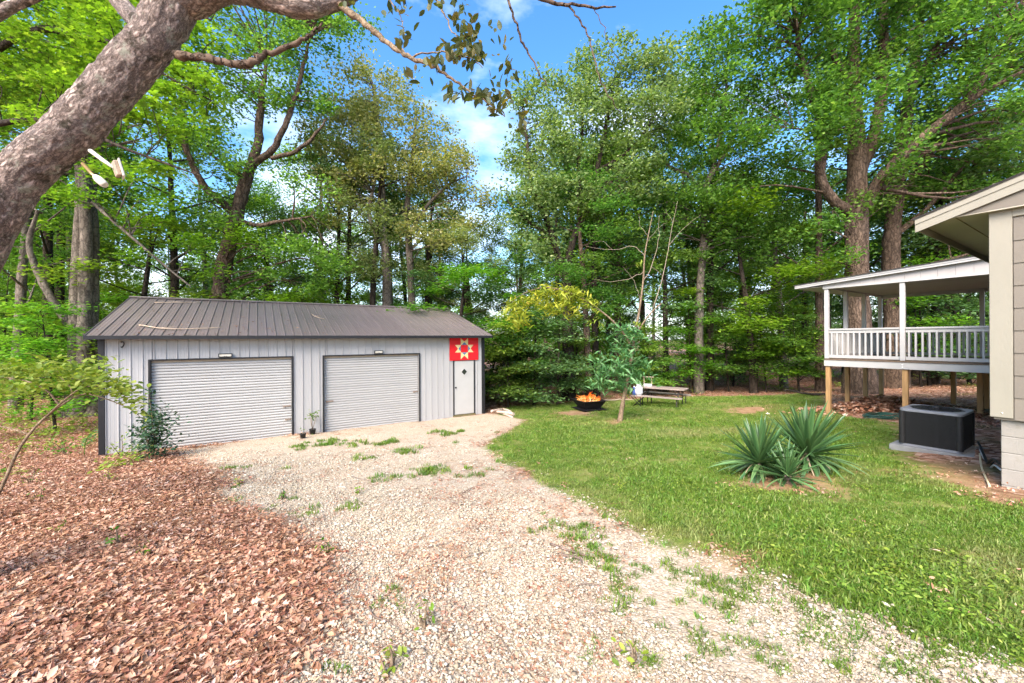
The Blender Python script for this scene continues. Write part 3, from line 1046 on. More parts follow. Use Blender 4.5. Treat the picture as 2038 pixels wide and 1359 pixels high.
# gravel stones
def stone_clump(seed, n=22, rad=0.13):
    r = np.random.default_rng(seed)
    bm = bmesh.new()
    bmesh.ops.create_icosphere(bm, subdivisions=1, radius=1.0)
    tv = np.array([q.co[:] for q in bm.verts])
    tf = np.array([[q.index for q in fc.verts] for fc in bm.faces])
    bm.free()
    # octahedron-like light stone
    tv = np.array([[1, 0, 0], [-1, 0, 0], [0, 1, 0], [0, -1, 0], [0, 0, 1], [0.6, 0.6, 0.55], [-0.6, 0.55, 0.6], [-0.55, -0.6, 0.5], [0.6, -0.6, 0.6]], float)
    tf = np.array([[0, 2, 5], [2, 1, 6], [1, 3, 7], [3, 0, 8], [5, 2, 6], [6, 1, 7], [7, 3, 8], [8, 0, 5], [4, 5, 6], [4, 6, 7], [4, 7, 8], [4, 8, 5]])
    vv, ff, rn = [], [], []
    for i in range(n):
        s = 0.0035 * math.exp(r.normal(0, 0.55))
        q = tv * (1 + r.normal(0, 0.16, tv.shape)) * s * np.array([r.uniform(0.8, 1.5), r.uniform(0.7, 1.2), r.uniform(0.5, 0.9)])
        a = r.uniform(0, 6.283)
        ca, sa = math.cos(a), math.sin(a)
        q = q @ np.array([[ca, sa, 0], [-sa, ca, 0], [0, 0, 1]])
        q += np.array([r.uniform(-rad, rad), r.uniform(-rad, rad), s * 0.05])
        ff.append(tf + sum(len(z) for z in vv))
        vv.append(q)
        rn.append(np.full(len(tv), r.beta(2.2, 1.8)))
    return mesh_np('gravel_stones', np.concatenate(vv), np.concatenate(ff), False, {'rnd': np.concatenate(rn)})


STONE_SRC = [stone_clump(90 + i, 60) for i in range(7)]
x, y = view_sample(26000, 1.6, 10, 1.1, -0.95, 1.3)
gv, gs, dt = masks(x, y)
tc_ = 0.55 - 0.23 * (y - 2.2) + 0.0 * x                      # middle of the drive, walked out from the camera
trk = np.exp(-((np.abs(x - tc_) - 0.75) / 0.28) ** 2)        # two compacted wheel tracks
kk = (rng.uniform(0, 1, len(x)) < (1 - 0.72 * trk) * np.clip(0.45 + gv * 1.4, 0, 1) * np.clip(0.62 + 0.75 * nz2(x, y, 0.6, 41) + 0.3 * nz2(x, y, 2.0, 42), 0.12, 1)) & (gs < 0.15) & clear_of_buildings(x, y, 0.02)
x, y = x[kk], y[kk]
scatter('gravel_stones', on_ground(x, y), rng.uniform(0.75, 1.25, len(x)) * (0.92 + 0.07 * y), STONE_SRC, M['stone'], 'pale pinkish crushed stone covering the driveway', 'gravel', 0.05)

# clover and weeds in the lawn, made further down with the sprigs
# low green ground cover under the trees
SPRIG = []
for i in range(4):
    r = np.random.default_rng(120 + i)
    n = 26
    c = np.stack([r.normal(0, 0.12, n), r.normal(0, 0.12, n), r.uniform(0.03, 0.22, n)], 1)
    SPRIG.append(leaf_mesh('sprig', c, r.uniform(0.05, 0.10, n), LEAF_OVAL, 0.7, 0.1, r))
x = np.concatenate([rng.uniform(-34, -8, 1500), rng.uniform(-6, 34, 700)])
y = np.concatenate([rng.uniform(6, 26, 1500), rng.uniform(17, 34, 700)])
gv, gs, dt = masks(x, y)
kk = (gv < -0.4) & (gs < -0.3) & clear_of_buildings(x, y, 0.1) & (np.abs(x) < 1.4 * y) & (nz2(x, y, 0.35, 6) > -0.15)
kk |= (in_poly(x, y, FLOOR_GREEN) > 0) & clear_of_buildings(x, y, 0.1)
x, y = x[kk], y[kk]
scatter('ground_cover_plants', on_ground(x, y), rng.uniform(0.7, 1.7, len(x)), SPRIG, M['leaf_lime'], 'low green seedlings and vines on the woodland floor', 'ground cover', 0.15)

x, y = view_sample(1500, 1.8, 14, 0.9, -0.1, 1.3)
gv, gs, dt = masks(x, y)
kk = (gs > 0.15) & (dt < 0) & (nz2(x, y, 0.9, 51) + 0.4 * nz2(x, y, 3.0, 52) > 0.12) & clear_of_buildings(x, y, 0.05)
x, y = x[kk], y[kk]
scatter('lawn_clover', on_ground(x, y, -0.01), rng.uniform(0.28, 0.5, len(x)), SPRIG, M['leaf_mid'], 'low broad leaved clover and weeds growing through the lawn', 'clover', 0.15)
# ------------------------------------------------------------------ the metal shed
SLEN, SDEP, SZ0, SEAVE, SRIDGE = 10.65, 7.8, -1.24, 1.80, 3.0
shed = thing('metal_shed', 'long white metal shed with dark ribbed roof and two rolling doors', 'shed', (SHED_L[0], SHED_L[1], 0), TH)
D1, D2, DW = (0.92, 4.12, 1.18), (5.02, 8.07, 1.18), (9.40, 10.27, 0.92)     # openings: from, to, head height
RIB = 0.2288


def siding_mesh(w, z0, z1):
    b = MB()
    q = [(0, 0), (0.0, -0.016), (0.008, -0.022), (0.020, -0.022), (0.028, 0.0), (w * 0.36, 0.0), (w * 0.38, -0.0035), (w * 0.41, 0.0), (w * 0.66, 0.0), (w * 0.68, -0.0035), (w * 0.71, 0.0), (w - 0.003, 0.0), (w - 0.003, 0.02), (0, 0.02)]
    b.prism(q, 2, z0, z1)
    return b.mesh('siding_panel')


_sid = {}


def siding(x0, x1, z0, z1, depth=0.0, flip=False, back=False):
    key = (round(x1 - x0, 3), round(z0, 2), round(z1, 2))
    if key not in _sid:
        _sid[key] = siding_mesh(x1 - x0, z0, z1)
    o = link('siding_panel', _sid[key], M['shed_white'], shed)
    if back:
        o.location = (x1, SDEP, 0)
        o.rotation_euler = (0, 0, math.pi)
    else:
        o.location = (x0, 0, 0)
    return o


def top_of(x):
    for a, b, h in (D1, D2, DW):
        if a - 0.02 <= x <= b + 0.02:
            return h
    return None


edges = [0.06]
while edges[-1] + RIB < SLEN - 0.06:
    edges.append(edges[-1] + RIB)
edges.append(SLEN - 0.06)
cuts = sorted(set(edges + [D1[0], D1[1], D2[0], D2[1], DW[0], DW[1]]))
for a, b in zip(cuts[:-1], cuts[1:]):
    if b - a < 0.012:
        continue
    h = top_of((a + b) / 2)
    siding(a, b, SZ0 if h is None else h + 0.03, SEAVE - 0.02)
for k in range(46):
    siding(0.06 + k * RIB, 0.06 + (k + 1) * RIB, SZ0, SEAVE - 0.02, back=True)
# gable ends: five wide sheets each
for sx, x_ in ((-1, 0.0), (1, SLEN)):
    for k in range(6):
        ya, yb = SDEP * k / 6 + 0.004, SDEP * (k + 1) / 6 - 0.004

        def rz_(t):
            return SEAVE - 0.03 + (SRIDGE - SEAVE - 0.05) * (1 - abs(t - SDEP / 2) / (SDEP / 2))
        q = [(ya + 0.02, SZ0), (yb, SZ0), (yb, rz_(yb)), (ya + 0.02, rz_(ya))]
        MB().prism(q, 0, x_ + (0.0 if sx < 0 else -0.04), x_ + (0.04 if sx < 0 else 0.0)).obj('gable_sheet', M['shed_white'], shed)
# corner posts and base strip
for x0, x1 in ((-0.06, 0.058), (SLEN - 0.058, SLEN + 0.06)):
    for y0, y1 in ((-0.035, 0.10), (SDEP - 0.10, SDEP + 0.035)):
        MB().box((x0, y0, SZ0 - 0.06), (x1, y1, SEAVE - 0.03)).obj('corner_trim', M['black_trim'], shed, 0.004)
for x0, x1 in ((0.06, D1[0] - 0.05), (D1[1] + 0.05, D2[0] - 0.05), (D2[1] + 0.05, DW[0] - 0.05), (DW[1] + 0.05, SLEN - 0.06)):
    MB().box((x0, 0.0, SZ0 - 0.12), (x1, 0.03, SZ0 - 0.002)).obj('base_strip', M['black_trim'], shed)
# inner lining so that nothing shows through the laps
MB().box((0.1, 0.16, SZ0 - 0.05), (SLEN - 0.1, SDEP - 0.1, SZ0 + 0.02)).obj('floor_slab', M['concrete'], shed)
# roof: ribbed sheets rib to rib on both slopes
OH, ROV = 0.35, 0.22
slope = math.atan2(SRIDGE - SEAVE, SDEP / 2)
RL = (SDEP / 2 + OH) / math.cos(slope)


def roof_sheet(w):
    b = MB()
    q = [(0, 0.024), (0.010, 0.024), (0.024, 0.0), (w * 0.36, 0.0), (w * 0.375, 0.004), (w * 0.40, 0.0), (w * 0.66, 0.0), (w * 0.675, 0.004), (w * 0.70, 0), (w - 0.014, 0.0), (w - 0.002, 0.022), (w - 0.002, -0.004), (0, -0.004)]
    b.prism(q, 1, 0, RL)
    return b.mesh('roof_panel')


nr = 48
rw = (SLEN + 2 * ROV) / nr
rme = roof_sheet(rw)
for k in range(nr):
    o = link('roof_panel', rme, M['shed_roof'], shed)
    o.location = (-ROV + k * rw, -OH, SEAVE + 0.02 - OH * math.tan(slope) + 0.105)
    o.rotation_euler = (slope, 0, 0)
    o = link('roof_panel', rme, M['shed_roof'], shed)
    o.location = (-ROV + (k + 1) * rw, SDEP + OH, SEAVE + 0.02 - OH * math.tan(slope) + 0.105)
    o.rotation_euler = (slope, 0, math.pi)
ez = SEAVE + 0.02 - OH * math.tan(slope) + 0.105
rz = ez + RL * math.sin(slope)
MB().prism([(SDEP / 2 - 0.16, rz - 0.015), (SDEP / 2, rz + 0.045), (SDEP / 2 + 0.16, rz - 0.015), (SDEP / 2, rz + 0.030)], 0, -ROV - 0.02, SLEN + ROV + 0.02).obj('ridge_cap', M['shed_roof'], shed)
for sgn, y_ in ((-1, -OH), (1, SDEP + OH)):
    MB().box((-ROV - 0.01, y_ - 0.012 if sgn < 0 else y_ - 0.004, ez - 0.075), (SLEN + ROV + 0.01, y_ + 0.004 if sgn < 0 else y_ + 0.012, ez + 0.016)).obj('eave_trim', M['black_trim'], shed)
    yy0, yy1 = (-OH + 0.02, -0.04) if sgn < 0 else (SDEP + 0.04, SDEP + OH - 0.02)
    MB().box((-ROV + 0.02, yy0, SEAVE - 0.028), (SLEN + ROV - 0.02, yy1, SEAVE - 0.012)).obj('eave_soffit', M['black_trim'], shed)
for x_ in (-ROV - 0.014, SLEN + ROV + 0.002):
    for s_ in (0, 1):
        ya, yb = (-OH, SDEP / 2) if s_ == 0 else (SDEP + OH, SDEP / 2)
        MB().prism([(ya, ez - 0.08), (yb, rz - 0.08), (yb, rz + 0.025), (ya, ez + 0.025)], 0, x_, x_ + 0.012).obj('rake_trim', M['black_trim'], shed)


# rolling doors
def slat_mesh(w, h):
    b = MB()
    prof = [(0.012, 0.004), (-0.012, 0.004), (-0.018, h * 0.22), (-0.020, h * 0.45), (-0.016, h * 0.66), (-0.008, h * 0.80), (0.012, h * 0.86), (0.012, h * 0.999), (0.018, h * 0.999), (0.018, 0.004)]
    b.prism(prof, 0, 0, w)
    return b.mesh('slat')


def rolling_door(x0, x1, head, latches, lab):
    e = bpy.data.objects.new('rolling_door', None)
    COL.objects.link(e)
    e.parent = shed
    e.location = (x0, 0.07, SZ0 - 0.02)
    e['label'] = lab
    w, hh = x1 - x0, head - SZ0 + 0.02
    ns = 30
    sh = (hh - 0.11) / ns
    me = slat_mesh(w - 0.004, sh)
    for k in range(ns):
        o = link('slat', me, M['slat_white'], e)
        o.location = (0.002, 0, 0.05 + k * sh)
    MB().box((0.0, -0.02, -0.02), (w, 0.02, 0.048)).obj('bottom_bar', M['slat_white'], e)
    MB().box((0.0, -0.012, hh - 0.058), (w, 0.05, hh)).obj('head_panel', paint('head_panel_tan', (0.42, 0.36, 0.29), 0.6), e)
    f = MB()
    f.box((-0.05, -0.115, -0.03), (-0.001, 0.05, hh + 0.04)).obj('jamb_trim', M['black_trim'], e, 0.004)
    MB().box((w + 0.001, -0.115, -0.03), (w + 0.05, 0.05, hh + 0.04)).obj('jamb_trim', M['black_trim'], e, 0.004)
    MB().box((-0.0005, -0.115, hh + 0.001), (w + 0.0005, 0.05, hh + 0.04)).obj('head_trim', M['black_trim'], e, 0.004)
    for lx, lz, lw in latches:
        q = MB()
        q.box((lx, -0.040, lz - 0.022), (lx + lw, -0.020, lz + 0.022))
        q.box((lx + 0.02, -0.055, lz - 0.035), (lx + 0.05, -0.038, lz + 0.012))
        q.box((lx + lw * 0.5, -0.048, lz - 0.010), (lx + lw + 0.02, -0.040, lz + 0.010))
        q.obj('latch', M['rust'], e, 0.003)
    return e


rolling_door(D1[0], D1[1], D1[2], [(2.97, 0.98, 0.20), (3.03, 0.58, 0.14)], 'wider rolling door beside the leafy bush')
rolling_door(D2[0], D2[1], D2[2], [(0.04, 1.02, 0.22), (2.86, 1.12, 0.16)], 'rolling door nearer the red sign')

# screw heads along the girts
q = MB()
for z_ in (-1.05, -0.05, 1.0, 1.68):
    for k_, a in enumerate(edges[1:-1]):
        if z_ > 1.3 or top_of(a) is None:
            q.box((a + 0.045, -0.006, z_ - 0.006), (a + 0.057, -0.001, z_ + 0.006))
q.obj('screws', M['rust'], shed)['kind'] = 'stuff'
# walk door
e = bpy.data.objects.new('walk_door', None)
COL.objects.link(e)
e.parent = shed
e.location = (DW[0], 0, 0)
dw, dz0, dz1 = DW[1] - DW[0], SZ0 + 0.13, DW[2]
MB().box((0.03, -0.012, dz0), (dw - 0.03, 0.03, dz1 - 0.03)).obj('door_slab', M['door_white'], e, 0.004)
MB().box((-0.012, -0.03, dz0 - 0.02), (0.028, 0.05, dz1 + 0.02)).obj('door_frame', M['black_trim'], e)
MB().box((dw - 0.028, -0.03, dz0 - 0.02), (dw + 0.012, 0.05, dz1 + 0.02)).obj('door_frame', M['black_trim'], e)
MB().box((0.0285, -0.03, dz1 - 0.028), (dw - 0.0285, 0.05, dz1 + 0.02)).obj('door_frame', M['black_trim'], e)
MB().box((-0.02, -0.07, dz0 - 0.17), (dw + 0.02, 0.02, dz0 - 0.022)).obj('sill', M['sill_wood'], e, 0.006)
cx_, cz_, rr = 0.44, 0.47, 0.17


def diamond(r0, r1, y0, y1):
    a = [(cx_ + r0 * math.cos(t), cz_ + r0 * math.sin(t) * 1.05) for t in (0, 1.5708, 3.1416, 4.7124)]
    b_ = [(cx_ + r1 * math.cos(t), cz_ + r1 * math.sin(t) * 1.05) for t in (0, 1.5708, 3.1416, 4.7124)]
    m_ = MB()
    for i in range(4):
        j = (i + 1) % 4
        m_.prism([a[i], a[j], b_[j], b_[i]], 1, y0, y1)
    return m_


win = diamond(0.165, 0.115, -0.026, -0.0125).obj('window_frame', M['door_white'], e)
MB().prism([(cx_ + 0.114 * math.cos(t), cz_ + 0.12 * math.sin(t)) for t in (0, 1.5708, 3.1416, 4.7124)], 1, -0.018, -0.0135).obj('window_pane', M['glass_dark'], e)
o = MB().lathe([(0.0, 0.0), (0.030, 0.0), (0.030, 0.006), (0.012, 0.012), (0.012, 0.03), (0.026, 0.04), (0.028, 0.052), (0.018, 0.062), (0.0, 0.064)], 14).obj('door_knob', M['iron'], e)
o.location = (0.085, -0.012, -0.10)
o.rotation_euler = (R(90), 0, 0)

# quilt-square sign above the walk door
qs = thing('quilt_sign', 'red square sign with a cream and blue star above the shed walk door', 'sign', (*(SHED_L + U[:2] * 9.835 - V[:2] * 0.036), 1.345), TH)
h = 0.59
hz_ = 0.435
MB().box((-h, -0.012, -hz_), (h, 0.012, hz_)).obj('sign_board', M['sign_red'], qs, 0.002)
QX, QZ = h / 0.59 * 0.150, 0.14


def tri(name, pts, mat, y=-0.0145):
    MB().prism(pts, 1, y, -0.0125).obj(name, mat, qs)


for sx, sz, ax in ((0, 1, 'z'), (0, -1, 'z'), (1, 0, 'x'), (-1, 0, 'x')):
    if ax == 'z':
        b0, b1 = sz * QZ, sz * QZ * 2.85
        for s_ in (-1, 1):
            tri('star_point', [(s_ * QX, b0), (s_ * QX, b1), (0, sz * QZ * 1.85)], M['sign_cream'])
        tri('star_field', [(-QX, b0), (QX, b0), (0, sz * QZ * 2.0)], M['sign_cream'], -0.0152)
        tri('star_triangle', [(-QX * 0.72, b0 * 1.02), (QX * 0.72, b0 * 1.02), (0, sz * QZ * 1.72)], M['sign_blue'], -0.0175)
    else:
        b0, b1 = sx * QX, sx * QX * 2.55
        for s_ in (-1, 1):
            tri('star_point', [(b0, s_ * QZ), (b1, s_ * QZ), (sx * QX * 1.7, 0)], M['sign_cream'])
        tri('star_field', [(b0, -QZ), (b0, QZ), (sx * QX * 1.85, 0)], M['sign_cream'], -0.0152)
        tri('star_triangle', [(b0 * 1.02, -QZ * 0.72), (b0 * 1.02, QZ * 0.72), (sx * QX * 1.62, 0)], M['sign_blue'], -0.0175)

# lamps over the rolling doors, hook on the wall
for s_, lab in ((2.50, 'flat black framed light above the wider rolling door'), (6.68, 'flat black framed light above the rolling door nearer the sign')):
    t = thing('wall_light', lab, 'light', (*(SHED_L + U[:2] * s_ - V[:2] * 0.03), 1.285), TH, 'lights above the rolling doors')
    w_ = 0.16 if s_ < 3 else 0.14
    MB().box((-w_, -0.06, -0.052), (w_, 0.008, -0.036)).box((-w_, -0.06, 0.036), (w_, 0.008, 0.052)).box((-w_, -0.06, -0.0355), (-w_ + 0.016, 0.008, 0.0355)).box((w_ - 0.016, -0.06, -0.0355), (w_, 0.008, 0.0355)).obj('light_frame', M['black_trim'], t)
    MB().box((-w_ + 0.018, -0.05, -0.034), (w_ - 0.018, -0.002, 0.034)).obj('lens', M['lamp_lens'], t, 0.006)
    MB().box((-0.03, -0.058, -0.034), (-0.012, -0.052, -0.018)).box((0.012, -0.058, -0.034), (0.03, -0.052, -0.018)).obj('sensor', M['black_trim'], t)
t = MB().tube(smooth_path([(0, 0, 0.05), (0.03, -0.05, 0.06), (0.06, -0.06, 0.03), (0.05, -0.05, -0.03), (0.02, -0.05, -0.08), (0.0, -0.05, -0.06)]), 0.013, 6).obj('wall_hook', M['black_trim'])
t.location = (*(SHED_L + U[:2] * 0.36 - V[:2] * 0.0), 1.62)
t.rotation_euler = (0, 0, TH)
tag(t, 'small black hook high on the white shed wall by its end', 'hook')


def shed_roof_pt(s, d, dz=0.03):
    """point on the front roof slope: s along, d metres up the slope from the eave"""
    q = SHED_L + U[:2] * s + V[:2] * (-OH + d * math.cos(slope))
    return np.array([q[0], q[1], ez + d * math.sin(slope) + dz])


for k, (path, lab) in enumerate([([(0.5, 3.6), (1.0, 3.72), (1.7, 3.9)], 'pale fallen branch lying along the shed ridge'),
                                 ([(0.6, 0.9), (1.2, 0.55), (1.9, 0.6), (2.4, 0.75)], 'curved fallen twig low on the shed roof'),
                                 ([(4.9, 2.6), (5.0, 2.2), (5.25, 1.9)], 'short crooked twig in the middle of the shed roof')]):
    pts = smooth_path([shed_roof_pt(a, b, 0.045) for a, b in path])
    m_ = MB().tube(pts, np.linspace(0.018, 0.008, len(pts)), 6)
    m_.tube([pts[3], pts[3] + (pts[5] - pts[3]) * 0.9 + np.array([0.1, 0.1, 0.06])], [0.008, 0.004], 5)
    tag(m_.obj('fallen_twig', M['stick_pale']), lab, 'twig', 'twigs on the shed roof')
n = 260
ss, ds = rng.uniform(-0.1, 10.7, n), rng.uniform(0.05, 3.9, n) ** 1.0
ss[:150] = rng.normal(2.4, 1.6, 150).clip(-0.1, 10.6)
ds[:150] = rng.normal(0.9, 0.6, 150).clip(0.05, 3.8)
cen = np.array([shed_roof_pt(a, b, 0.035) for a, b in zip(ss, ds)])
tag(link('roof_leaf_litter', leaf_mesh('roof_leaf_litter', cen, rng.uniform(0.03, 0.085, n), LEAF_OVAL, 0.8), M['litter']), 'fallen leaves scattered over the dark shed roof', 'leaf litter', kind='stuff')

# ------------------------------------------------------------------ the house corner
HC = np.array([5.95, 5.0])
house = thing('house', 'beige house corner with lap siding, painted blocks and deep eave', 'house', (HC[0], HC[1], 0), TH)
HL, HW, HZ0, HZ1 = 12.0, 8.0, 0.72, 3.235


def lap(length):
    b = MB()
    b.prism([(0.0, 0.0), (-0.018, 0.0), (-0.006, 0.2695), (0.0, 0.2695)], 1, 0, length)
    return b.mesh('siding_board')


lap_g, lap_b = lap(3.62), lap(3.9)
nl = int(round((HZ1 - 0.09 - HZ0) / 0.2695))
for k in range(nl):
    z_ = HZ0 - 0.03 + k * 0.2695
    for j in range(2):
        o = link('siding_board', lap_g, M['siding'], house)          # gable wall, faces the yard
        o.location = (-0.004, -0.16 - 3.625 * (j + 1), z_)
    for j in range(3):
        o = link('siding_board', lap_b, M['siding'], house)          # rear wall under the eave
        o.location = (0.14 + 3.905 * j, 0.004, z_)
        o.rotation_euler = (0, 0, -math.pi / 2)
MB().box((0.0, -HW, HZ0 - 0.04), (HL, 0.0, HZ1 + 0.35)).obj('wall_core', M['siding'], house)
MB().box((-0.028, -0.155, HZ0 - 0.012), (-0.001, 0.028, HZ1 - 0.012)).obj('corner_board', M['house_trim'], house, 0.004)
MB().box((-0.0005, 0.0005, HZ0 - 0.012), (0.135, 0.028, HZ1 - 0.012)).obj('corner_board', M['house_trim'], house, 0.004)
MB().box((-0.026, -HW, HZ1 - 0.10), (-0.001, -0.156, HZ1 - 0.012)).obj('frieze_board', M['house_trim'], house, 0.003)
o = MB().lathe([(0.0, 0.006), (0.007, 0.004), (0.008, 0.0)], 10).obj('screw_head', M['pvc_white'], house)
o.location = (-0.028, -0.07, HZ0 + 0.045)
o.rotation_euler = (0, R(-90), 0)
# foundation blocks
bl = MB().box((0, 0, 0), (0.19, 0.395, 0.196)).mesh('block', 0.006)
for c_ in range(6):
    for j in range(20):
        y0 = -0.4 * (j + 1) + (0.2 if c_ % 2 else 0.0) + 0.0
        if y0 + 0.395 > 0.001:
            continue
        o = link('foundation_block', bl, M['block'], house)
        o.location = (0.045, y0 - 0.005 - (0.04 if not c_ % 2 else 0.04), HZ0 - 0.05 - 0.2 * (c_ + 1) + 0.004)
    if c_ % 2:
        o = link('foundation_block', MB().box((0, 0, 0), (0.19, 0.195, 0.196)).mesh('half_block', 0.006), M['block'], house)
        o.location = (0.045, -0.245, HZ0 - 0.05 - 0.2 * (c_ + 1) + 0.004)
    for j in range(29):
        o = link('foundation_block', bl, M['block'], house)
        o.rotation_euler = (0, 0, -math.pi / 2)
        o.location = (0.245 + 0.4 * j + (0.0 if c_ % 2 else 0.2), -0.045, HZ0 - 0.05 - 0.2 * (c_ + 1) + 0.004)
MB().box((0.053, -HW + 0.1, -0.9), (HL - 0.1, -0.075, HZ0 - 0.041)).obj('foundation_mortar', M['block'], house)
# eave, rake and roof
EO, RO, HS = 0.66, 0.13, 0.33           # eave overhang, rake overhang, roof pitch
ETIP = 3.30                              # roof edge height at the eave
for k in range(5):
    MB().box((-RO + 0.02 + k * 2.44 + (0.003 if k else 0), 0.0305, HZ1 - 0.008), (-RO + 0.017 + (k + 1) * 2.44, EO - 0.022, HZ1 + 0.004)).obj('soffit_panel', M['soffit'], house)
MB().box((-RO + 0.018, -HW, HZ1 - 0.0095), (-0.0005, 0.030, HZ1 + 0.0025)).obj('rake_soffit', M['soffit'], house)
MB().prism([(0.29, HZ1 - 0.009), (0.30, HZ1 - 0.009), (0.30, HZ1 - 0.013), (0.29, HZ1 - 0.013)], 0, -RO + 0.03, HL).obj('soffit_joint', M['deck_wood'], house)
MB().box((-RO, EO - 0.02, HZ1 - 0.10), (HL, EO, ETIP - 0.02)).obj('eave_fascia', M['house_trim'], house, 0.003)
rakeA, rakeB = EO + 0.002, -HW / 2


def rh(t):
    return ETIP + HS * (EO - t)


MB().prism([(rakeA, rh(rakeA) - 0.19), (rakeA, rh(rakeA) - 0.022), (rakeB, rh(rakeB) - 0.022), (rakeB, rh(rakeB) - 0.19)], 0, -RO - 0.022, -RO).obj('rake_board', M['house_trim'], house)
MB().prism([(rakeA, rh(rakeA) - 0.085), (rakeA, rh(rakeA) - 0.021), (rakeB, rh(rakeB) - 0.021), (rakeB, rh(rakeB) - 0.085)], 0, -RO - 0.034, -RO - 0.0225).obj('rake_moulding', M['house_trim'], house)
MB().prism([(rakeB, rh(rakeB) - 0.19), (rakeB, rh(rakeB) - 0.022), (2 * rakeB - rakeA, rh(rakeA) - 0.022), (2 * rakeB - rakeA, rh(rakeA) - 0.19)], 0, -RO - 0.022, -RO).obj('rake_board', M['house_trim'], house)
MB().prism([(0.45, HZ1 + 0.004), (rakeB, rh(rakeB) - 0.15), (-HW, HZ1 + 0.004)], 0, -RO + 0.016, -RO + 0.05).obj('gable_panel', M['siding'], house)
sh_me = MB().box((0, -0.0, 0), (0.915, 0.30, 0.008)).mesh('shingle_strip')
pit = math.atan(HS)
for k in range(34):
    t0 = EO + 0.03 - k * 0.135
    if t0 < -HW / 2 + 0.05:
        break
    for j in range(14):
        o = link('shingle_strip', sh_me, M['shingle'], house)
        o.location = (-RO - 0.05 + j * 0.918 + (0.0 if k % 2 else -0.0), t0, rh(t0) - 0.006 + 0.003 * (k % 2))
        o.rotation_euler = (-pit, 0, 0)
        o.scale = (1, -1, 1)
        if j * 0.918 > 4.6 and k % 1 == 0 and j > 5:
            pass
MB().prism([(EO + 0.02, rh(EO) - 0.026), (rakeB, rh(rakeB) - 0.02), (2 * rakeB - EO - 0.02, rh(EO) - 0.026), (2 * rakeB - EO - 0.02, rh(EO) - 0.012), (rakeB, rh(rakeB) - 0.008), (EO + 0.02, rh(EO) - 0.012)], 0, -RO - 0.045, HL + 0.2).obj('roof_deck', M['shingle'], house)

# ------------------------------------------------------------------ the covered deck
DK = np.array([9.30, 11.98])
deck = thing('covered_deck', 'raised covered deck with white railing and low roof on brown posts', 'deck', (DK[0], DK[1], 0), TH)
DX, DY = 4.5, 4.05                       # along the outer edge; out from the house
ZB0, ZB1, ZF, ZR, ZT = 0.85, 1.03, 1.075, 1.945, 3.12
S = -0.0
# rim beams
MB().box((-0.04, -DY, ZB0), (0.0, 0.04, ZB1)).obj('rim_beam', M['deck_white'], deck, 0.004)
MB().box((0.0005, 0.0, ZB0), (DX, 0.04, ZB1)).obj('rim_beam', M['deck_white'], deck, 0.004)
MB().box((DX + 0.0005, -DY, ZB0), (DX + 0.04, 0.04, ZB1)).obj('rim_beam', M['deck_white'], deck, 0.004)
jm = MB().box((0, -DY + 0.01, ZB0 + 0.03), (0.038, -0.002, ZB1 - 0.002)).mesh('joist')
for k in range(10):
    o = link('joist', jm, M['deck_wood'], deck)
    o.location = (0.42 + k * 0.41, 0, 0)
fb = MB().box((-0.055, 0, ZB1 + 0.001), (DX + 0.055, 0.136, ZF - 0.006)).mesh('floor_board')
for k in range(29):
    o = link('floor_board', fb, M['deck_wood'], deck)
    o.location = (0, -DY + 0.0 + k * 0.1405, 0)
# upper posts (white) and lower posts (bare wood)
pm = MB().box((-0.05, -0.05, ZB1 + 0.045), (0.05, 0.05, ZT)).mesh('roof_post', 0.004)
for x_, y_ in ((0.02, -0.02), (0.02, -1.68), (1.40, -0.02), (2.90, -0.02), (4.42, -0.02), (4.42, -2.4), (4.42, -3.95)):
    link('roof_post', pm, M['deck_white'], deck, (x_, y_, 0))
for x_, y_ in ((0.05, -0.04), (0.05, -1.72), (1.42, -0.05), (2.92, -0.05), (4.38, -0.05), (4.38, -1.8), (3.6, -2.6), (2.1, -2.7), (4.38, -2.7)):
    q = DK + U[:2] * x_ + V[:2] * y_
    gzv = float(gz(q[0], q[1]))
    MB().box((-0.055, -0.055, gzv - 0.12), (0.055, 0.055, ZB0 - 0.002)).obj('support_post', M['post_wood'], deck, 0.004, (x_, y_, 0))
for zz, yy in ((ZB0 + 0.09, -0.03), (ZB0 + 0.055, -1.68), (ZB0 + 0.12, -1.68)):
    o = MB().lathe([(0.0, 0.012), (0.010, 0.010), (0.018, 0.0)], 10).obj('bolt', M['pvc_white'], deck)
    o.location = (-0.041, yy, zz)
    o.rotation_euler = (0, R(-90), 0)


def rail_run(p0, p1, n):
    p0, p1 = np.array(p0), np.array(p1)
    L_ = np.linalg.norm(p1 - p0)
    ang = math.atan2(p1[1] - p0[1], p1[0] - p0[0])
    Mx = Matrix.Translation((p0[0], p0[1], 0)) @ Matrix.Rotation(ang, 4, 'Z')
    MB().box((0, -0.045, ZR - 0.045), (L_, 0.045, ZR), Mx).obj('top_rail', M['deck_white'], deck, 0.003)
    MB().box((0, -0.019, ZR - 0.135), (L_, 0.019, ZR - 0.0455), Mx).obj('upper_rail', M['deck_white'], deck, 0.003)
    MB().box((0, -0.019, ZF + 0.02), (L_, 0.019, ZF + 0.105), Mx).obj('bottom_rail', M['deck_white'], deck, 0.003)
    bm_ = MB().box((-0.019, -0.019, ZF + 0.1055), (0.019, 0.019, ZR - 0.1355)).mesh('baluster', 0.002)
    for k in range(n):
        q = p0 + (p1 - p0) * (k + 0.5) / n
        link('baluster', bm_, M['deck_white'], deck, (q[0], q[1], 0)).rotation_euler = (0, 0, ang)


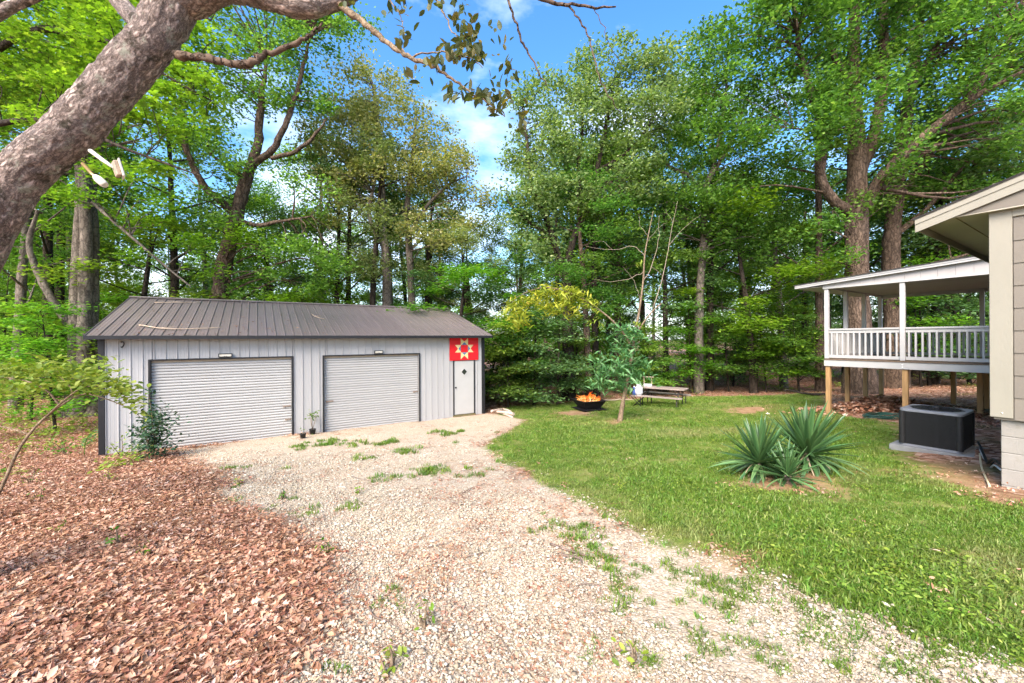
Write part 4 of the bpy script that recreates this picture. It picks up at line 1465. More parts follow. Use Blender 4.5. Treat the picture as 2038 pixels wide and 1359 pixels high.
rail_run((0.02, -0.075), (0.02, -1.625), 12)
rail_run((0.02, -1.735), (0.02, -4.02), 18)
rail_run((0.075, -0.02), (1.345, -0.02), 10)
rail_run((1.455, -0.02), (2.845, -0.02), 11)
rail_run((2.955, -0.02), (4.365, -0.02), 11)
rail_run((4.42, -0.075), (4.42, -2.345), 17)
rail_run((4.42, -2.455), (4.42, -3.895), 11)
# roof: beams, ceiling, gable boards, fascia, shingles
RS = 0.072


def dz_(y_):
    return 3.30 - RS * (y_ - 0.73)       # top of the roof edge


MB().box((-0.06, -DY, ZT), (0.06, 0.06, ZT + 0.055)).obj('roof_beam', M['deck_white'], deck, 0.003)
MB().box((0.0605, -0.06, ZT), (DX - 0.0605, 0.06, ZT + 0.055)).obj('roof_beam', M['deck_white'], deck, 0.003)
MB().box((DX - 0.06, -DY, ZT - 0.06), (DX + 0.06, 0.06, ZT + 0.055)).obj('roof_beam', M['deck_white'], deck, 0.003)
for k in range(4):
    MB().box((0.061 + k * 1.095, -DY + 0.01, ZT + 0.042), (0.061 + (k + 1) * 1.095 - 0.006, -0.061, ZT + 0.052)).obj('ceiling_panel', M['ceiling'], deck)
for k in range(14):                      # boards closing the triangle above the beam
    ya = 0.06 - k * 0.30
    yb = max(ya - 0.296, -DY)
    if yb >= ya:
        break
    MB().prism([(ya, ZT + 0.0555), (yb, ZT + 0.0555), (yb, dz_(yb) - 0.10), (ya, dz_(ya) - 0.10)], 0, -0.055, -0.037).obj('gable_board', M['deck_gable'], deck)
    MB().prism([(ya, ZT + 0.0555), (yb, ZT + 0.0555), (yb, dz_(yb) - 0.10), (ya, dz_(ya) - 0.10)], 0, DX + 0.037, DX + 0.055).obj('gable_board', M['deck_gable'], deck)
for x_ in (-0.16, DX + 0.14):
    MB().prism([(0.73, dz_(0.73) - 0.105), (0.73, dz_(0.73) - 0.055), (-DY, dz_(-DY) - 0.055), (-DY, dz_(-DY) - 0.105)], 0, x_, x_ + 0.02).obj('rake_board', M['deck_white'], deck)
    MB().prism([(0.735, dz_(0.73) - 0.0545), (0.735, dz_(0.73) - 0.012), (-DY, dz_(-DY) - 0.012), (-DY, dz_(-DY) - 0.0545)], 0, x_ - 0.012, x_ + 0.03).obj('rake_moulding', M['deck_white'], deck)
    MB().prism([(0.73, dz_(0.73) - 0.098), (0.73, dz_(0.73) - 0.092), (-DY, dz_(-DY) - 0.092), (-DY, dz_(-DY) - 0.098)], 0, min(x_ + 0.0205, DX + 0.056) if x_ < 0 else DX + 0.056, -0.0555 if x_ < 0 else x_ - 0.0005).obj('rake_soffit', M['deck_white'], deck)
MB().box((-0.16, 0.7305, dz_(0.73) - 0.105), (DX + 0.16, 0.75, dz_(0.73) - 0.02)).obj('eave_fascia', M['deck_white'], deck, 0.003)
MB().box((-0.14, 0.061, dz_(0.73) - 0.11), (DX + 0.14, 0.73, dz_(0.73) - 0.1055)).obj('eave_soffit', M['deck_white'], deck)
MB().prism([(0.77, dz_(0.77) - 0.011), (0.77, dz_(0.77) + 0.012), (-DY, dz_(-DY) + 0.012), (-DY, dz_(-DY) - 0.011)], 0, -0.19, DX + 0.19).obj('roof_covering', M['shingle'], deck)

# ------------------------------------------------------------------ air conditioner and its lines
ac_c = np.array([7.50, 7.16])
acz = float(gz(*ac_c)) + 0.06
pad = thing('equipment_pad', 'grey concrete pad under the black air conditioner', 'pad', (*ac_c, acz - 0.10), TH)
MB().box((-0.52, -0.56, -0.05), (0.50, 0.50, 0.087)).obj('slab', M['concrete'], pad, 0.01)
ac = thing('air_conditioner', 'black louvred air conditioner unit on a pad beside the house', 'air conditioner', (*ac_c, acz - 0.012), TH)
bm = bmesh.new()


def rrect(hx, hy, r_, n=4):
    o_ = []
    for cx0, cy0, a0 in ((hx - r_, hy - r_, 0), (-hx + r_, hy - r_, 90), (-hx + r_, -hy + r_, 180), (hx - r_, -hy + r_, 270)):
        for i in range(n + 1):
            a = R(a0 + 90 * i / n)
            o_.append((cx0 + r_ * math.cos(a), cy0 + r_ * math.sin(a)))
    return o_


MB().prism(rrect(0.42, 0.39, 0.10), 2, 0.0, 0.03).obj('base_pan', M['ac_grey'], ac)
MB().prism(rrect(0.385, 0.355, 0.08), 2, 0.0305, 0.60).obj('coil_core', M['rubber'], ac)
lv = MB().prism(rrect(0.41, 0.38, 0.09), 2, 0, 0.0085)
lvm = lv.mesh('louvre')
for k in range(40):
    link('louvre', lvm, M['ac_black'], ac, (0, 0, 0.034 + k * 0.0142))
for x_, y_ in ((-0.38, -0.35), (-0.38, 0.35), (0.38, -0.35), (0.38, 0.35)):
    MB().lathe([(0.047, 0.031), (0.047, 0.60)], 10).obj('corner_column', M['ac_black'], ac, 0, (x_, y_, 0))
MB().prism(rrect(0.425, 0.395, 0.10), 2, 0.6005, 0.645).obj('lid', M['ac_grey'], ac, 0.006)
g = MB()
for r_ in np.linspace(0.06, 0.32, 7):
    g.tube([(r_ * math.cos(t), r_ * math.sin(t), 0.675 - 0.03 * (r_ / 0.38) ** 2) for t in np.linspace(0, 2 * math.pi, 33)], 0.0035, 4, False)
for k in range(8):
    a = k * math.pi / 4
    g.tube([(0.05 * math.cos(a), 0.05 * math.sin(a), 0.68), (0.35 * math.cos(a), 0.35 * math.sin(a), 0.652)], 0.005, 4)
g.obj('fan_grille', M['ac_black'], ac)
MB().lathe([(0.0, 0.647), (0.315, 0.6475)], 28).obj('fan_opening', M['rubber'], ac)
MB().lathe([(0.0, 0.70), (0.07, 0.695), (0.08, 0.66), (0.08, 0.648)], 16).obj('fan_hub', M['ac_black'], ac)
w0 = HC + U[:2] * 1.3
for k, (dz0, off, mt_, rad_, nm, lab) in enumerate([(0.16, 0.0, 'rubber', 0.016, 'refrigerant_line', 'thick black insulated line from the air conditioner to the house'),
                                                    (0.10, 0.10, 'rubber', 0.009, 'power_conduit', 'thin black cable looping from the air conditioner to the house'),
                                                    (0.06, 0.05, 'pvc_white', 0.011, 'drain_pipe', 'short white pipe lying beside the air conditioner lines')]):
    a = np.array([*(ac_c + V[:2] * -0.50 + U[:2] * (off - 0.05)), acz + dz0])
    b_ = np.array([*(HC + U[:2] * (0.45 + off * 2) + V[:2] * 0.02), acz + dz0 + 0.10])
    mid = (a + b_) / 2
    mid[2] = acz + dz0 - 0.12
    tag(MB().tube(smooth_path([a, a * 0.7 + b_ * 0.3 + np.array([0, 0, -0.10]), mid, a * 0.25 + b_ * 0.75 + np.array([0, 0, -0.03]), b_]), rad_, 8).obj(nm, M[mt_]), lab, 'pipe')
pp = [Pg(1950, 912), Pg(1953, 930), Pg(1960, 950), Pg(1970, 972)]
pp = [q + np.array([0, 0, 0.02]) for q in pp]
pp[0][2] += 0.05
tag(MB().tube(smooth_path(pp), 0.011, 8).obj('drain_hose', M['pvc']), 'thin cream drain tube curving over the dirt by the house corner', 'hose')
hs = []
c = Pg(1765, 832)
for k in range(90):
    a = k * 0.42
    hs.append(c + np.array([0.55 * math.cos(a) * (1 + 0.1 * math.sin(k)), 0.28 * math.sin(a) * (1 + 0.12 * math.cos(1.7 * k)), 0.02 + 0.0009 * k + 0.01 * math.sin(3 * k)]))
tag(MB().tube(hs, 0.012, 6).obj('garden_hose', M['hose_green']), 'dark green garden hose coiled under the deck edge', 'hose')

# ------------------------------------------------------------------ fire pit
fp = Pg(1172, 816)
pitT = thing('fire_pit', 'black square metal fire pit on the lawn edge', 'fire pit', fp + np.array([0, 0, 0.02]), R(20))
pitT.scale = (0.88, 0.88, 0.88)
W0, W1 = 0.36, 0.54


def frustum(m_, a, z0, b_, z1, t=0.02):
    o = [(s1 * a, s2 * a, z0) for s1, s2 in ((-1, -1), (1, -1), (1, 1), (-1, 1))] + [(s1 * b_, s2 * b_, z1) for s1, s2 in ((-1, -1), (1, -1), (1, 1), (-1, 1))]
    m_.add(o, [(0, 1, 5, 4), (1, 2, 6, 5), (2, 3, 7, 6), (3, 0, 4, 7)])
    return m_


m_ = MB()
frustum(m_, W0, 0.10, W1, 0.42)
frustum(m_, W0 - 0.03, 0.13, W1 - 0.03, 0.42)
m_.add([(-W0, -W0, 0.10), (W0, -W0, 0.10), (W0, W0, 0.10), (-W0, W0, 0.10)], [(0, 1, 2, 3)])
m_.add([(-W0, -W0, 0.14), (W0, -W0, 0.14), (W0, W0, 0.14), (-W0, W0, 0.14)], [(0, 1, 2, 3)])
m_.obj('bowl', M['iron'], pitT)
rimm = MB()
for sx, sy, lx, ly in ((0, -1, 0.60, 0.05), (0, 1, 0.60, 0.05), (-1, 0, 0.05, 0.49), (1, 0, 0.05, 0.49)):
    rimm.box((sx * 0.55 - lx, sy * 0.55 - ly, 0.421), (sx * 0.55 + lx, sy * 0.55 + ly, 0.44))
rimm.obj('rim', M['iron'], pitT)
MB().box((-0.58, -0.58, 0.045), (0.58, 0.58, 0.07)).obj('base_plate', M['iron'], pitT, 0.008)
for sx in (-1, 1):
    for sy in (-1, 1):
        MB().prism([(sx * 0.42 - 0.03, -0.10), (sx * 0.42 + 0.03, -0.10), (sx * 0.34 + 0.03, 0.12), (sx * 0.34 - 0.03, 0.12)], 1, sy * 0.40 - 0.02, sy * 0.40 + 0.02).obj('leg', M['iron'], pitT)
for k in range(6):
    a = k * 1.05 + 0.3
    lo = MB().tube([(-0.38 * math.cos(a), -0.38 * math.sin(a), 0.33 + 0.02 * k), (0.36 * math.cos(a), 0.36 * math.sin(a), 0.42 + 0.012 * k)], [0.045, 0.036], 8).obj('firewood_log', M['ash_wood'] if k % 2 else M['stick'])
    lo.location = pitT.location
    lo.scale = (0.88, 0.88, 0.88)
    tag(lo, '%s of the six short logs burning crosswise in the fire pit' % ('lowest', 'second lowest', 'third from the bottom', 'third from the top', 'second highest', 'topmost')[k], 'firewood', 'logs burning in the fire pit')
fl_root = thing('fire', 'orange and yellow flames rising from the fire pit logs', 'fire', fp + np.array([0, 0, 0.38]), 0)
fl_root.scale = (0.88, 0.88, 0.95)
for k in range(80):
    a, rr_ = rng.uniform(0, 6.283), 0.46 * math.sqrt(rng.uniform())
    hh = rng.uniform(0.08, 0.30) * (1.2 if abs(rr_ * math.cos(a) - 0.12) < 0.14 else 0.85)
    b0 = np.array([rr_ * math.cos(a), rr_ * math.sin(a) * 0.9, -0.03])
    pts = smooth_path([b0, b0 + np.array([rng.normal(0, 0.03), rng.normal(0, 0.03), hh * 0.35]), b0 + np.array([rng.normal(0, 0.05), rng.normal(0, 0.05), hh * 0.7]), b0 + np.array([rng.normal(0, 0.08), rng.normal(0, 0.06), hh])], n=3)
    tt = np.linspace(0, 1, len(pts))
    MB().tube(pts, 0.021 * (0.55 + 1.1 * tt) * (1 - tt) ** 0.8 + 0.003, 6).obj('flame', M['flame_pale' if k % 3 == 0 else 'flame'], fl_root)
n = 130
em = MB()
for k in range(n):
    a, rr_ = rng.uniform(0, 6.283), 0.46 * math.sqrt(rng.uniform())
    s_ = rng.uniform(0.012, 0.03)
    em.box((rr_ * math.cos(a) - s_, rr_ * math.sin(a) - s_, -0.06), (rr_ * math.cos(a) + s_, rr_ * math.sin(a) + s_, rng.uniform(-0.04, 0.03)))
em.obj('embers', M['ember'], fl_root)['kind'] = 'stuff'

# ------------------------------------------------------------------ picnic table and what stands on it
pt_c = Pg(1318, 808)
tb = thing('picnic_table', 'brown folding picnic table with two attached benches at the woods edge', 'table', pt_c + np.array([0, 0, 0.0]), R(-38))


def slab(name, lx, ly, zc, y0, par):
    MB().prism(rrect(lx, ly, min(0.08, ly * 0.8), 3), 2, zc - 0.022, zc + 0.022).obj(name, M['table_top'], par, 0.006, (0, y0, 0))


slab('table_top', 0.95, 0.37, 0.74, 0, tb)
for y0 in (-0.64, 0.64):
    slab('bench_seat', 0.95, 0.13, 0.44, y0, tb)
for x_ in (-0.70, 0.70):
    for s_ in (-1, 1):
        MB().tube([(x_, s_ * 0.24, 0.718), (x_, s_ * 0.28, 0.40), (x_, s_ * 0.34, -0.06)], 0.019, 7).obj('table_leg', M['table_leg'], tb)
        MB().tube([(x_ + 0.04, s_ * 0.64, 0.418), (x_ + 0.04, s_ * 0.66, -0.06)], 0.018, 7).obj('bench_leg', M['table_leg'], tb)
        MB().tube([(x_ * 0.6, s_ * 0.1, 0.716), (x_, s_ * 0.27, 0.45)], 0.011, 6).obj('leg_brace', M['table_leg'], tb)
    MB().tube([(x_, -0.655, 0.40), (x_, 0.655, 0.40)], 0.015, 6).obj('cross_bar', M['table_leg'], tb)
ct, st = math.cos(R(-38)), math.sin(R(-38))


def on_table(x_, y_, z_):
    return pt_c + np.array([x_ * ct - y_ * st, x_ * st + y_ * ct, z_])


tk = thing('propane_tank', 'white propane tank standing at the near end of the picnic bench', 'gas tank', on_table(-0.72, -0.64, 0.463))
MB().lathe([(0.0, 0.012), (0.10, 0.01), (0.145, 0.06), (0.152, 0.12), (0.152, 0.25), (0.14, 0.31), (0.09, 0.345), (0.0, 0.355)], 20).obj('tank_body', M['tank'], tk)
MB().lathe([(0.105, 0.0), (0.105, 0.02), (0.10, 0.02), (0.10, 0.0)], 16).obj('foot_ring', M['tank'], tk)
cl = MB()
for a0 in (0.3, 3.4):
    cl.add([(0.10 * math.cos(a0 + t), 0.10 * math.sin(a0 + t), z_) for z_ in (0.34, 0.455) for t in np.linspace(0, 2.2, 8)], [(i, i + 1, 9 + i, 8 + i) for i in range(7)])
cl.obj('collar', M['tank'], tk)
MB().lathe([(0.025, 0.35), (0.025, 0.40), (0.035, 0.40), (0.035, 0.43), (0.0, 0.432)], 10).obj('valve', M['iron'], tk)
jg = thing('water_jug', 'blue and white jug beside the propane tank on the bench', 'jug', on_table(-0.90, -0.66, 0.463), R(-38))
MB().lathe([(0.0, 0.0), (0.075, 0.0), (0.08, 0.03), (0.08, 0.22), (0.045, 0.29), (0.03, 0.32), (0.0, 0.322)], 14).obj('jug_body', M['tank_blue'], jg)
MB().tube(smooth_path([(0.07, 0, 0.24), (0.11, 0, 0.26), (0.10, 0, 0.16), (0.078, 0, 0.10)]), 0.010, 6).obj('handle', M['tank'], jg)
MB().lathe([(0.034, 0.315), (0.034, 0.35), (0.0, 0.352)], 10).obj('cap', M['tank'], jg)
bx = thing('folding_caddy', 'pale folding stand left on the far end of the picnic table', 'stand', on_table(-0.62, 0.10, 0.763), R(-20))
MB().box((-0.16, -0.12, 0.0), (0.16, 0.12, 0.085)).obj('tray', M['tank'], bx, 0.01)
for s_ in (-1, 1):
    MB().box((s_ * 0.15 - 0.012, 0.08, 0.086), (s_ * 0.15 + 0.012, 0.10, 0.36)).obj('upright', M['stick_pale'], bx)
MB().box((-0.20, 0.02, 0.361), (0.24, 0.16, 0.385)).obj('shelf', M['stick_pale'], bx, 0.004)
sto = thing('camp_stool', 'low folding camp stool with crossed dark legs beside the picnic bench', 'stool', Pg(1270, 809), R(-30))
for y_ in (-0.17, 0.17):
    for s_ in (-1, 1):
        MB().tube([(-0.24 * s_, y_, -0.04), (0.24 * s_, y_ + 0.012 * s_, 0.42)], 0.014, 6).obj('leg', M['iron'], sto)
MB().box((-0.26, -0.20, 0.421), (0.26, 0.20, 0.437)).obj('seat', M['table_top'], sto, 0.006)
MB().lathe([(0.0, 0.438), (0.07, 0.438), (0.075, 0.50), (0.06, 0.52), (0.0, 0.522)], 12).obj('seat_roll', M['iron'], sto)
# ------------------------------------------------------------------ trees
def build_tree(name, label, base, limbs, blobs, bark, leafm, n_clump, leaves_per, clump_r, leaf_size, tmpl=LEAF_DIAMOND, up=0.45, flat=0.55, seed=1, sides=9,
               twig_r=0.03, droop=0.15, group=None, cat='tree', crown_name='crown', trunk_name='trunk', link_it=True, shell=0.35, gnarl=0.0):
    """limbs: list of (points, radii); blobs: list of (centre, (rx, ry, rz), weight) the crown fills, all relative to base"""
    r = np.random.default_rng(seed)
    tv, tf, off = [], [], 0
    skel = []
    for pts, rad in limbs:
        p_, r_ = smooth_path(pts, rad, 5)
        if gnarl:
            p_[1:-1] += r.normal(0, gnarl, (len(p_) - 2, 3)) * np.array([1, 1, 0.4])
        sd_ = sides if max(rad) > 0.12 else 6
        v, f = tube_np(p_, r_ * (1 + r.normal(0, 0.04, len(r_))), sd_)
        v = v + r.normal(0, 1, v.shape) * np.repeat(r_, sd_)[:, None] * 0.045
        tv.append(v)
        tf.append(f + off)
        off += len(v)
        skel.append(np.concatenate([p_, r_[:, None]], 1))
    skel = np.concatenate(skel)
    wts = np.array([b[2] * b[1][0] * b[1][1] * b[1][2] for b in blobs], float) ** 0.8
    wts /= wts.sum()
    cl = []
    tries = 0
    while len(cl) < n_clump and tries < n_clump * 6:
        tries += 1
        c, rr, _ = blobs[r.choice(len(blobs), p=wts)]
        d = r.normal(0, 1, 3)
        d /= np.linalg.norm(d)
        q = np.array(c) + d * np.array(rr) * (r.uniform(shell, 1.0) ** 0.6)
        if len(cl) and np.min(np.linalg.norm((np.array(cl) - q) * np.array([1, 1, 1.4]), axis=1)) < clump_r * 0.55:
            continue
        cl.append(q)
    cl = np.array(cl)
    cen, siz = [], []
    for q in cl:
        w = np.linalg.norm(skel[:, :3] - q, axis=1) + np.maximum(0, skel[:, 2] - q[2] + 0.3) * 1.2
        k = int(np.argmin(w))
        a = skel[k, :3]
        L_ = np.linalg.norm(q - a)
        if L_ > 0.15:
            mid = (a + q) / 2 + r.normal(0, 0.10, 3) * L_ + np.array([0, 0, 0.10 * L_])
            pts = smooth_path([a, mid, q], n=3)
            r0 = min(skel[k, 3] * 0.6, twig_r * (0.5 + 0.35 * L_))
            v, f = tube_np(pts, np.linspace(r0, 0.006, len(pts)), 5)
            tv.append(v)
            tf.append(f + off)
            off += len(v)
        nl_ = int(leaves_per * r.uniform(0.6, 1.4))
        cr = clump_r * r.uniform(0.7, 1.35)
        g_ = r.normal(0, 0.5, (nl_, 3))
        g_ = g_ / np.maximum(1, np.linalg.norm(g_, axis=1, keepdims=True) / 1.15)
        cen.append(q + g_ * np.array([cr, cr, cr * flat]))
        siz.append(leaf_size * r.uniform(0.65, 1.3, nl_))
    tme = mesh_np(trunk_name, np.concatenate(tv), np.concatenate(tf), True)
    cme = leaf_mesh(crown_name, np.concatenate(cen), np.concatenate(siz), tmpl, up, droop, r)
    tme.materials.append(bark)
    cme.materials.append(leafm)
    if not link_it:
        return tme, cme
    t = thing(name, label, cat, base, 0, group)
    link(trunk_name, tme, None, t)
    link(crown_name, cme, None, t)
    return t


def rel(base, *pix):
    """photo points (px, py, depth) relative to a tree base"""
    return [P(*q) - base for q in pix]


def blobs_px(base, lst):
    """(px, py, depth, rx_px, ry_px, weight): crown lobes given by where they stand and how big they look"""
    o = []
    for px, py, z, rx, ry, w in lst:
        k = z / FPX
        o.append((P(px, py, z) - base, (rx * k, 0.8 * (rx + ry) * 0.5 * k + 0.3, ry * k), w))
    return o


def gbase(px, z):
    x_ = P(px, 674, z)[0]
    return np.array([x_, z, float(gz(x_, z)) - 0.08])


# big twin oaks behind the deck
b = gbase(1712, 18.0)
build_tree('oak_tree', 'huge brown oak trunk behind the deck posts with a curved left limb', b,
           [([np.zeros(3)] + rel(b, (1710, 700, 18), (1706, 560, 18), (1704, 430, 18), (1706, 300, 18), (1696, 170, 18), (1700, 20, 18.2), (1690, -160, 18.4)), [0.72, 0.47, 0.43, 0.41, 0.36, 0.27, 0.19, 0.10]),
            (rel(b, (1700, 425, 18), (1660, 400, 17.6), (1634, 352, 17.4), (1638, 280, 17.3), (1616, 190, 17.2), (1590, 90, 17), (1580, -40, 17)), [0.24, 0.20, 0.17, 0.15, 0.12, 0.08, 0.04]),
            (rel(b, (1722, 410, 18), (1760, 345, 17.5), (1840, 270, 17), (1920, 205, 16.6), (1985, 110, 16.3), (2040, 50, 16)), [0.26, 0.2, 0.18, 0.16, 0.12, 0.07]),
            (rel(b, (1920, 205, 16.6), (1980, 170, 16.3), (2060, 130, 16)), [0.14, 0.10, 0.05]),
            (rel(b, (1712, 340, 18), (1742, 260, 17.8), (1758, 140, 17.6), (1758, 0, 17.4), (1770, -140, 17.4)), [0.26, 0.22, 0.2, 0.15, 0.08]),
            (rel(b, (1696, 170, 18), (1660, 110, 17.8), (1640, 0, 17.6)), [0.16, 0.12, 0.06]),
            (rel(b, (1690, 255, 18), (1640, 262, 17.4), (1580, 255, 17)), [0.10, 0.07, 0.03])],
           blobs_px(b, [(1560, 60, 17, 130, 90, 1), (1480, 200, 17, 90, 100, 1), (1600, 250, 17, 80, 90, 0.7), (1700, 20, 17.5, 150, 110, 1), (1850, 90, 17, 150, 100, 1), (1980, 180, 16.5, 110, 120, 0.9),
                        (1600, -120, 17, 150, 120, 1), (1760, -160, 18, 200, 130, 1), (1960, -80, 17, 160, 120, 1), (1500, 330, 17, 70, 70, 0.5), (1950, 330, 19, 110, 90, 0.8), (1640, 480, 17, 60, 60, 0.3), (1700, 200, 16.6, 90, 90, 0.5), (1800, 300, 16.6, 70, 70, 0.5)]),
           M['bark_brown'], M['leaf_mid'], 300, 190, 0.85, 0.18, seed=11, sides=14)
b = gbase(1782, 20.0)
build_tree('oak_tree', 'second brown oak trunk rising just right of the huge one', b,
           [([np.zeros(3)] + rel(b, (1778, 640, 20), (1774, 500, 20), (1782, 400, 20), (1794, 300, 20), (1808, 200, 20), (1826, 80, 20), (1840, -60, 20)), [0.58, 0.38, 0.35, 0.32, 0.29, 0.25, 0.19, 0.10]),
            (rel(b, (1785, 400, 20), (1835, 330, 19.5), (1880, 265, 19.2), (1910, 190, 19)), [0.18, 0.14, 0.11, 0.05]),
            (rel(b, (1778, 470, 20), (1840, 420, 19.5), (1900, 350, 19.2), (1960, 300, 19)), [0.16, 0.12, 0.09, 0.05]),
            (rel(b, (1772, 560, 20), (1840, 530, 19.6), (1930, 505, 19.2)), [0.14, 0.09, 0.05]),
            (rel(b, (1812, 180, 20), (1870, 80, 19.8), (1930, -20, 19.5)), [0.18, 0.12, 0.06])],
           blobs_px(b, [(1850, 40, 20, 130, 110, 1), (1960, 60, 20, 130, 130, 1), (2040, 240, 20, 110, 130, 1), (1900, 260, 20.5, 100, 80, 0.6), (1880, 430, 21, 110, 80, 0.9), (2000, 380, 21, 110, 90, 1), (1830, -110, 20, 180, 110, 1), (2080, 20, 20, 130, 160, 1)]),
           M['bark_brown'], M['leaf_mid'], 210, 180, 0.9, 0.185, seed=12, sides=12)
# three stems beside the shed
b = gbase(160, 16.5)
build_tree('triple_stem_tree', 'grey tree of three stems just left of the shed corner', b,
           [([np.array([-0.35, 0, 0])] + rel(b, (150, 760, 16.5), (152, 620, 16.5), (158, 480, 16.5), (162, 330, 16.6), (150, 150, 16.8), (140, -60, 17)), [0.40, 0.27, 0.24, 0.22, 0.19, 0.14, 0.06]),
            ([np.array([0.0, -0.1, 0])] + rel(b, (166, 760, 16.3), (168, 620, 16.3), (172, 470, 16.3), (170, 330, 16.4), (195, 150, 16.6), (220, -60, 16.8)), [0.36, 0.25, 0.22, 0.2, 0.18, 0.13, 0.06]),
            ([np.array([0.42, 0.1, 0])] + rel(b, (180, 760, 16.7), (182, 620, 16.7), (184, 470, 16.7), (186, 330, 16.8), (240, 180, 17), (300, 0, 17)), [0.36, 0.25, 0.22, 0.2, 0.17, 0.12, 0.05]),
            (rel(b, (140, 650, 16.4), (100, 590, 16), (70, 530, 15.8), (58, 480, 15.6), (75, 420, 15.5)), [0.15, 0.13, 0.11, 0.09, 0.05]),
            (rel(b, (160, 330, 16.5), (80, 250, 16), (0, 200, 15.6)), [0.12, 0.09, 0.05]),
            (rel(b, (180, 400, 16.5), (260, 470, 15), (330, 530, 14.2), (380, 570, 14)), [0.07, 0.05, 0.035, 0.02])],
           blobs_px(b, [(90, 60, 16, 140, 90, 1), (260, 40, 16, 130, 80, 1), (60, 230, 15.5, 120, 80, 0.9), (250, 210, 15.5, 110, 80, 0.9), (-80, 120, 15, 140, 120, 1), (150, -120, 17, 200, 120, 1), (90, 400, 16, 90, 70, 0.5), (250, 400, 15, 100, 70, 0.7), (330, 500, 14.5, 90, 50, 0.6)]),
           M['bark_grey'], M['leaf_bright'], 190, 180, 0.75, 0.17, tmpl=LEAF_DIAMOND, up=0.6, flat=0.4, seed=13)
# bright maple boughs hanging in at the upper left
b = gbase(-260, 10.5)
build_tree('maple_tree', 'bright green maple with boughs hanging in behind the leaning trunk', b,
           [([np.zeros(3)] + rel(b, (-250, 560, 10.5), (-230, 300, 10.5), (-200, 60, 10.6), (-180, -200, 10.8), (-180, -420, 11)), [0.34, 0.25, 0.22, 0.18, 0.13, 0.06]),
            (rel(b, (-225, 260, 10.5), (-80, 150, 10), (60, 62, 9.6), (150, 70, 9.3), (250, 95, 9), (330, 150, 9), (420, 200, 9)), [0.11, 0.09, 0.075, 0.06, 0.045, 0.03, 0.015]),
            (rel(b, (-215, 180, 10.5), (-60, 40, 10), (110, -30, 9.5), (280, -20, 9.3), (420, 40, 9.2)), [0.11, 0.09, 0.07, 0.05, 0.02]),
            (rel(b, (-228, 330, 10.5), (-60, 260, 9.6), (100, 240, 9), (260, 300, 8.8), (400, 350, 8.8)), [0.09, 0.07, 0.05, 0.035, 0.015])],
           blobs_px(b, [(60, 110, 9.6, 130, 60, 1), (230, 90, 9.2, 120, 70, 1), (380, 110, 9.2, 90, 60, 1), (440, 210, 9.2, 60, 50, 0.8), (300, 210, 9, 110, 60, 1), (120, 210, 9.2, 110, 60, 0.9), (380, 300, 9, 80, 45, 0.9), (250, 340, 9, 90, 40, 0.7),
                        (100, -60, 9.6, 200, 90, 1), (350, -60, 9.4, 150, 80, 1), (-100, 80, 10, 150, 130, 1)]),
           M['bark_dark'], M['leaf_bright'], 185, 95, 0.42, 0.125, tmpl=LEAF_LOBED, up=0.62, flat=0.42, seed=14, twig_r=0.014, droop=0.25)
# curving brown tree behind the shed's left half
b = gbase(436, 19.0)
build_tree('curved_oak_tree', 'curving brown oak with crooked limbs behind the left half of the shed', b,
           [([np.zeros(3)] + rel(b, (438, 590, 19), (448, 520, 19), (466, 445, 19), (482, 385, 19), (498, 335, 19), (512, 285, 19), (518, 215, 19), (530, 120, 19)), [0.5, 0.36, 0.33, 0.30, 0.27, 0.23, 0.19, 0.15, 0.07]),
            (rel(b, (470, 430, 19), (440, 400, 18.6), (405, 370, 18.4), (372, 300, 18.2), (362, 245, 18), (350, 215, 18)), [0.19, 0.17, 0.15, 0.13, 0.10, 0.05]),
            (rel(b, (500, 330, 19), (540, 300, 18.7), (562, 262, 18.6), (586, 200, 18.5), (604, 130, 18.4), (620, 60, 18.4)), [0.17, 0.15, 0.13, 0.11, 0.08, 0.04]),
            (rel(b, (540, 315, 18.8), (590, 300, 18.4), (630, 265, 18.3), (650, 235, 18.2)), [0.10, 0.09, 0.07, 0.03]),
            (rel(b, (478, 440, 19), (515, 448, 18.5), (560, 440, 18.2), (620, 430, 18)), [0.12, 0.10, 0.07, 0.03]),
            (rel(b, (490, 355, 19), (450, 330, 18.6), (410, 300, 18.3)), [0.12, 0.09, 0.04])],
           blobs_px(b, [(500, 130, 18.6, 110, 70, 1), (620, 60, 18.4, 90, 60, 0.8), (400, 210, 18, 90, 60, 0.8), (600, 180, 18.4, 70, 60, 0.6), (440, 300, 18, 80, 50, 0.4), (580, 400, 18, 80, 60, 0.8), (600, 520, 18, 80, 60, 0.7), (380, 430, 17.5, 80, 60, 0.8), (530, 10, 18.8, 140, 70, 1), (500, 560, 18.6, 70, 40, 0.5), (660, 20, 18, 80, 50, 0.6)]),
           M['bark_brown'], M['leaf_mid'], 150, 150, 0.75, 0.165, seed=15, sides=12, gnarl=0.02)
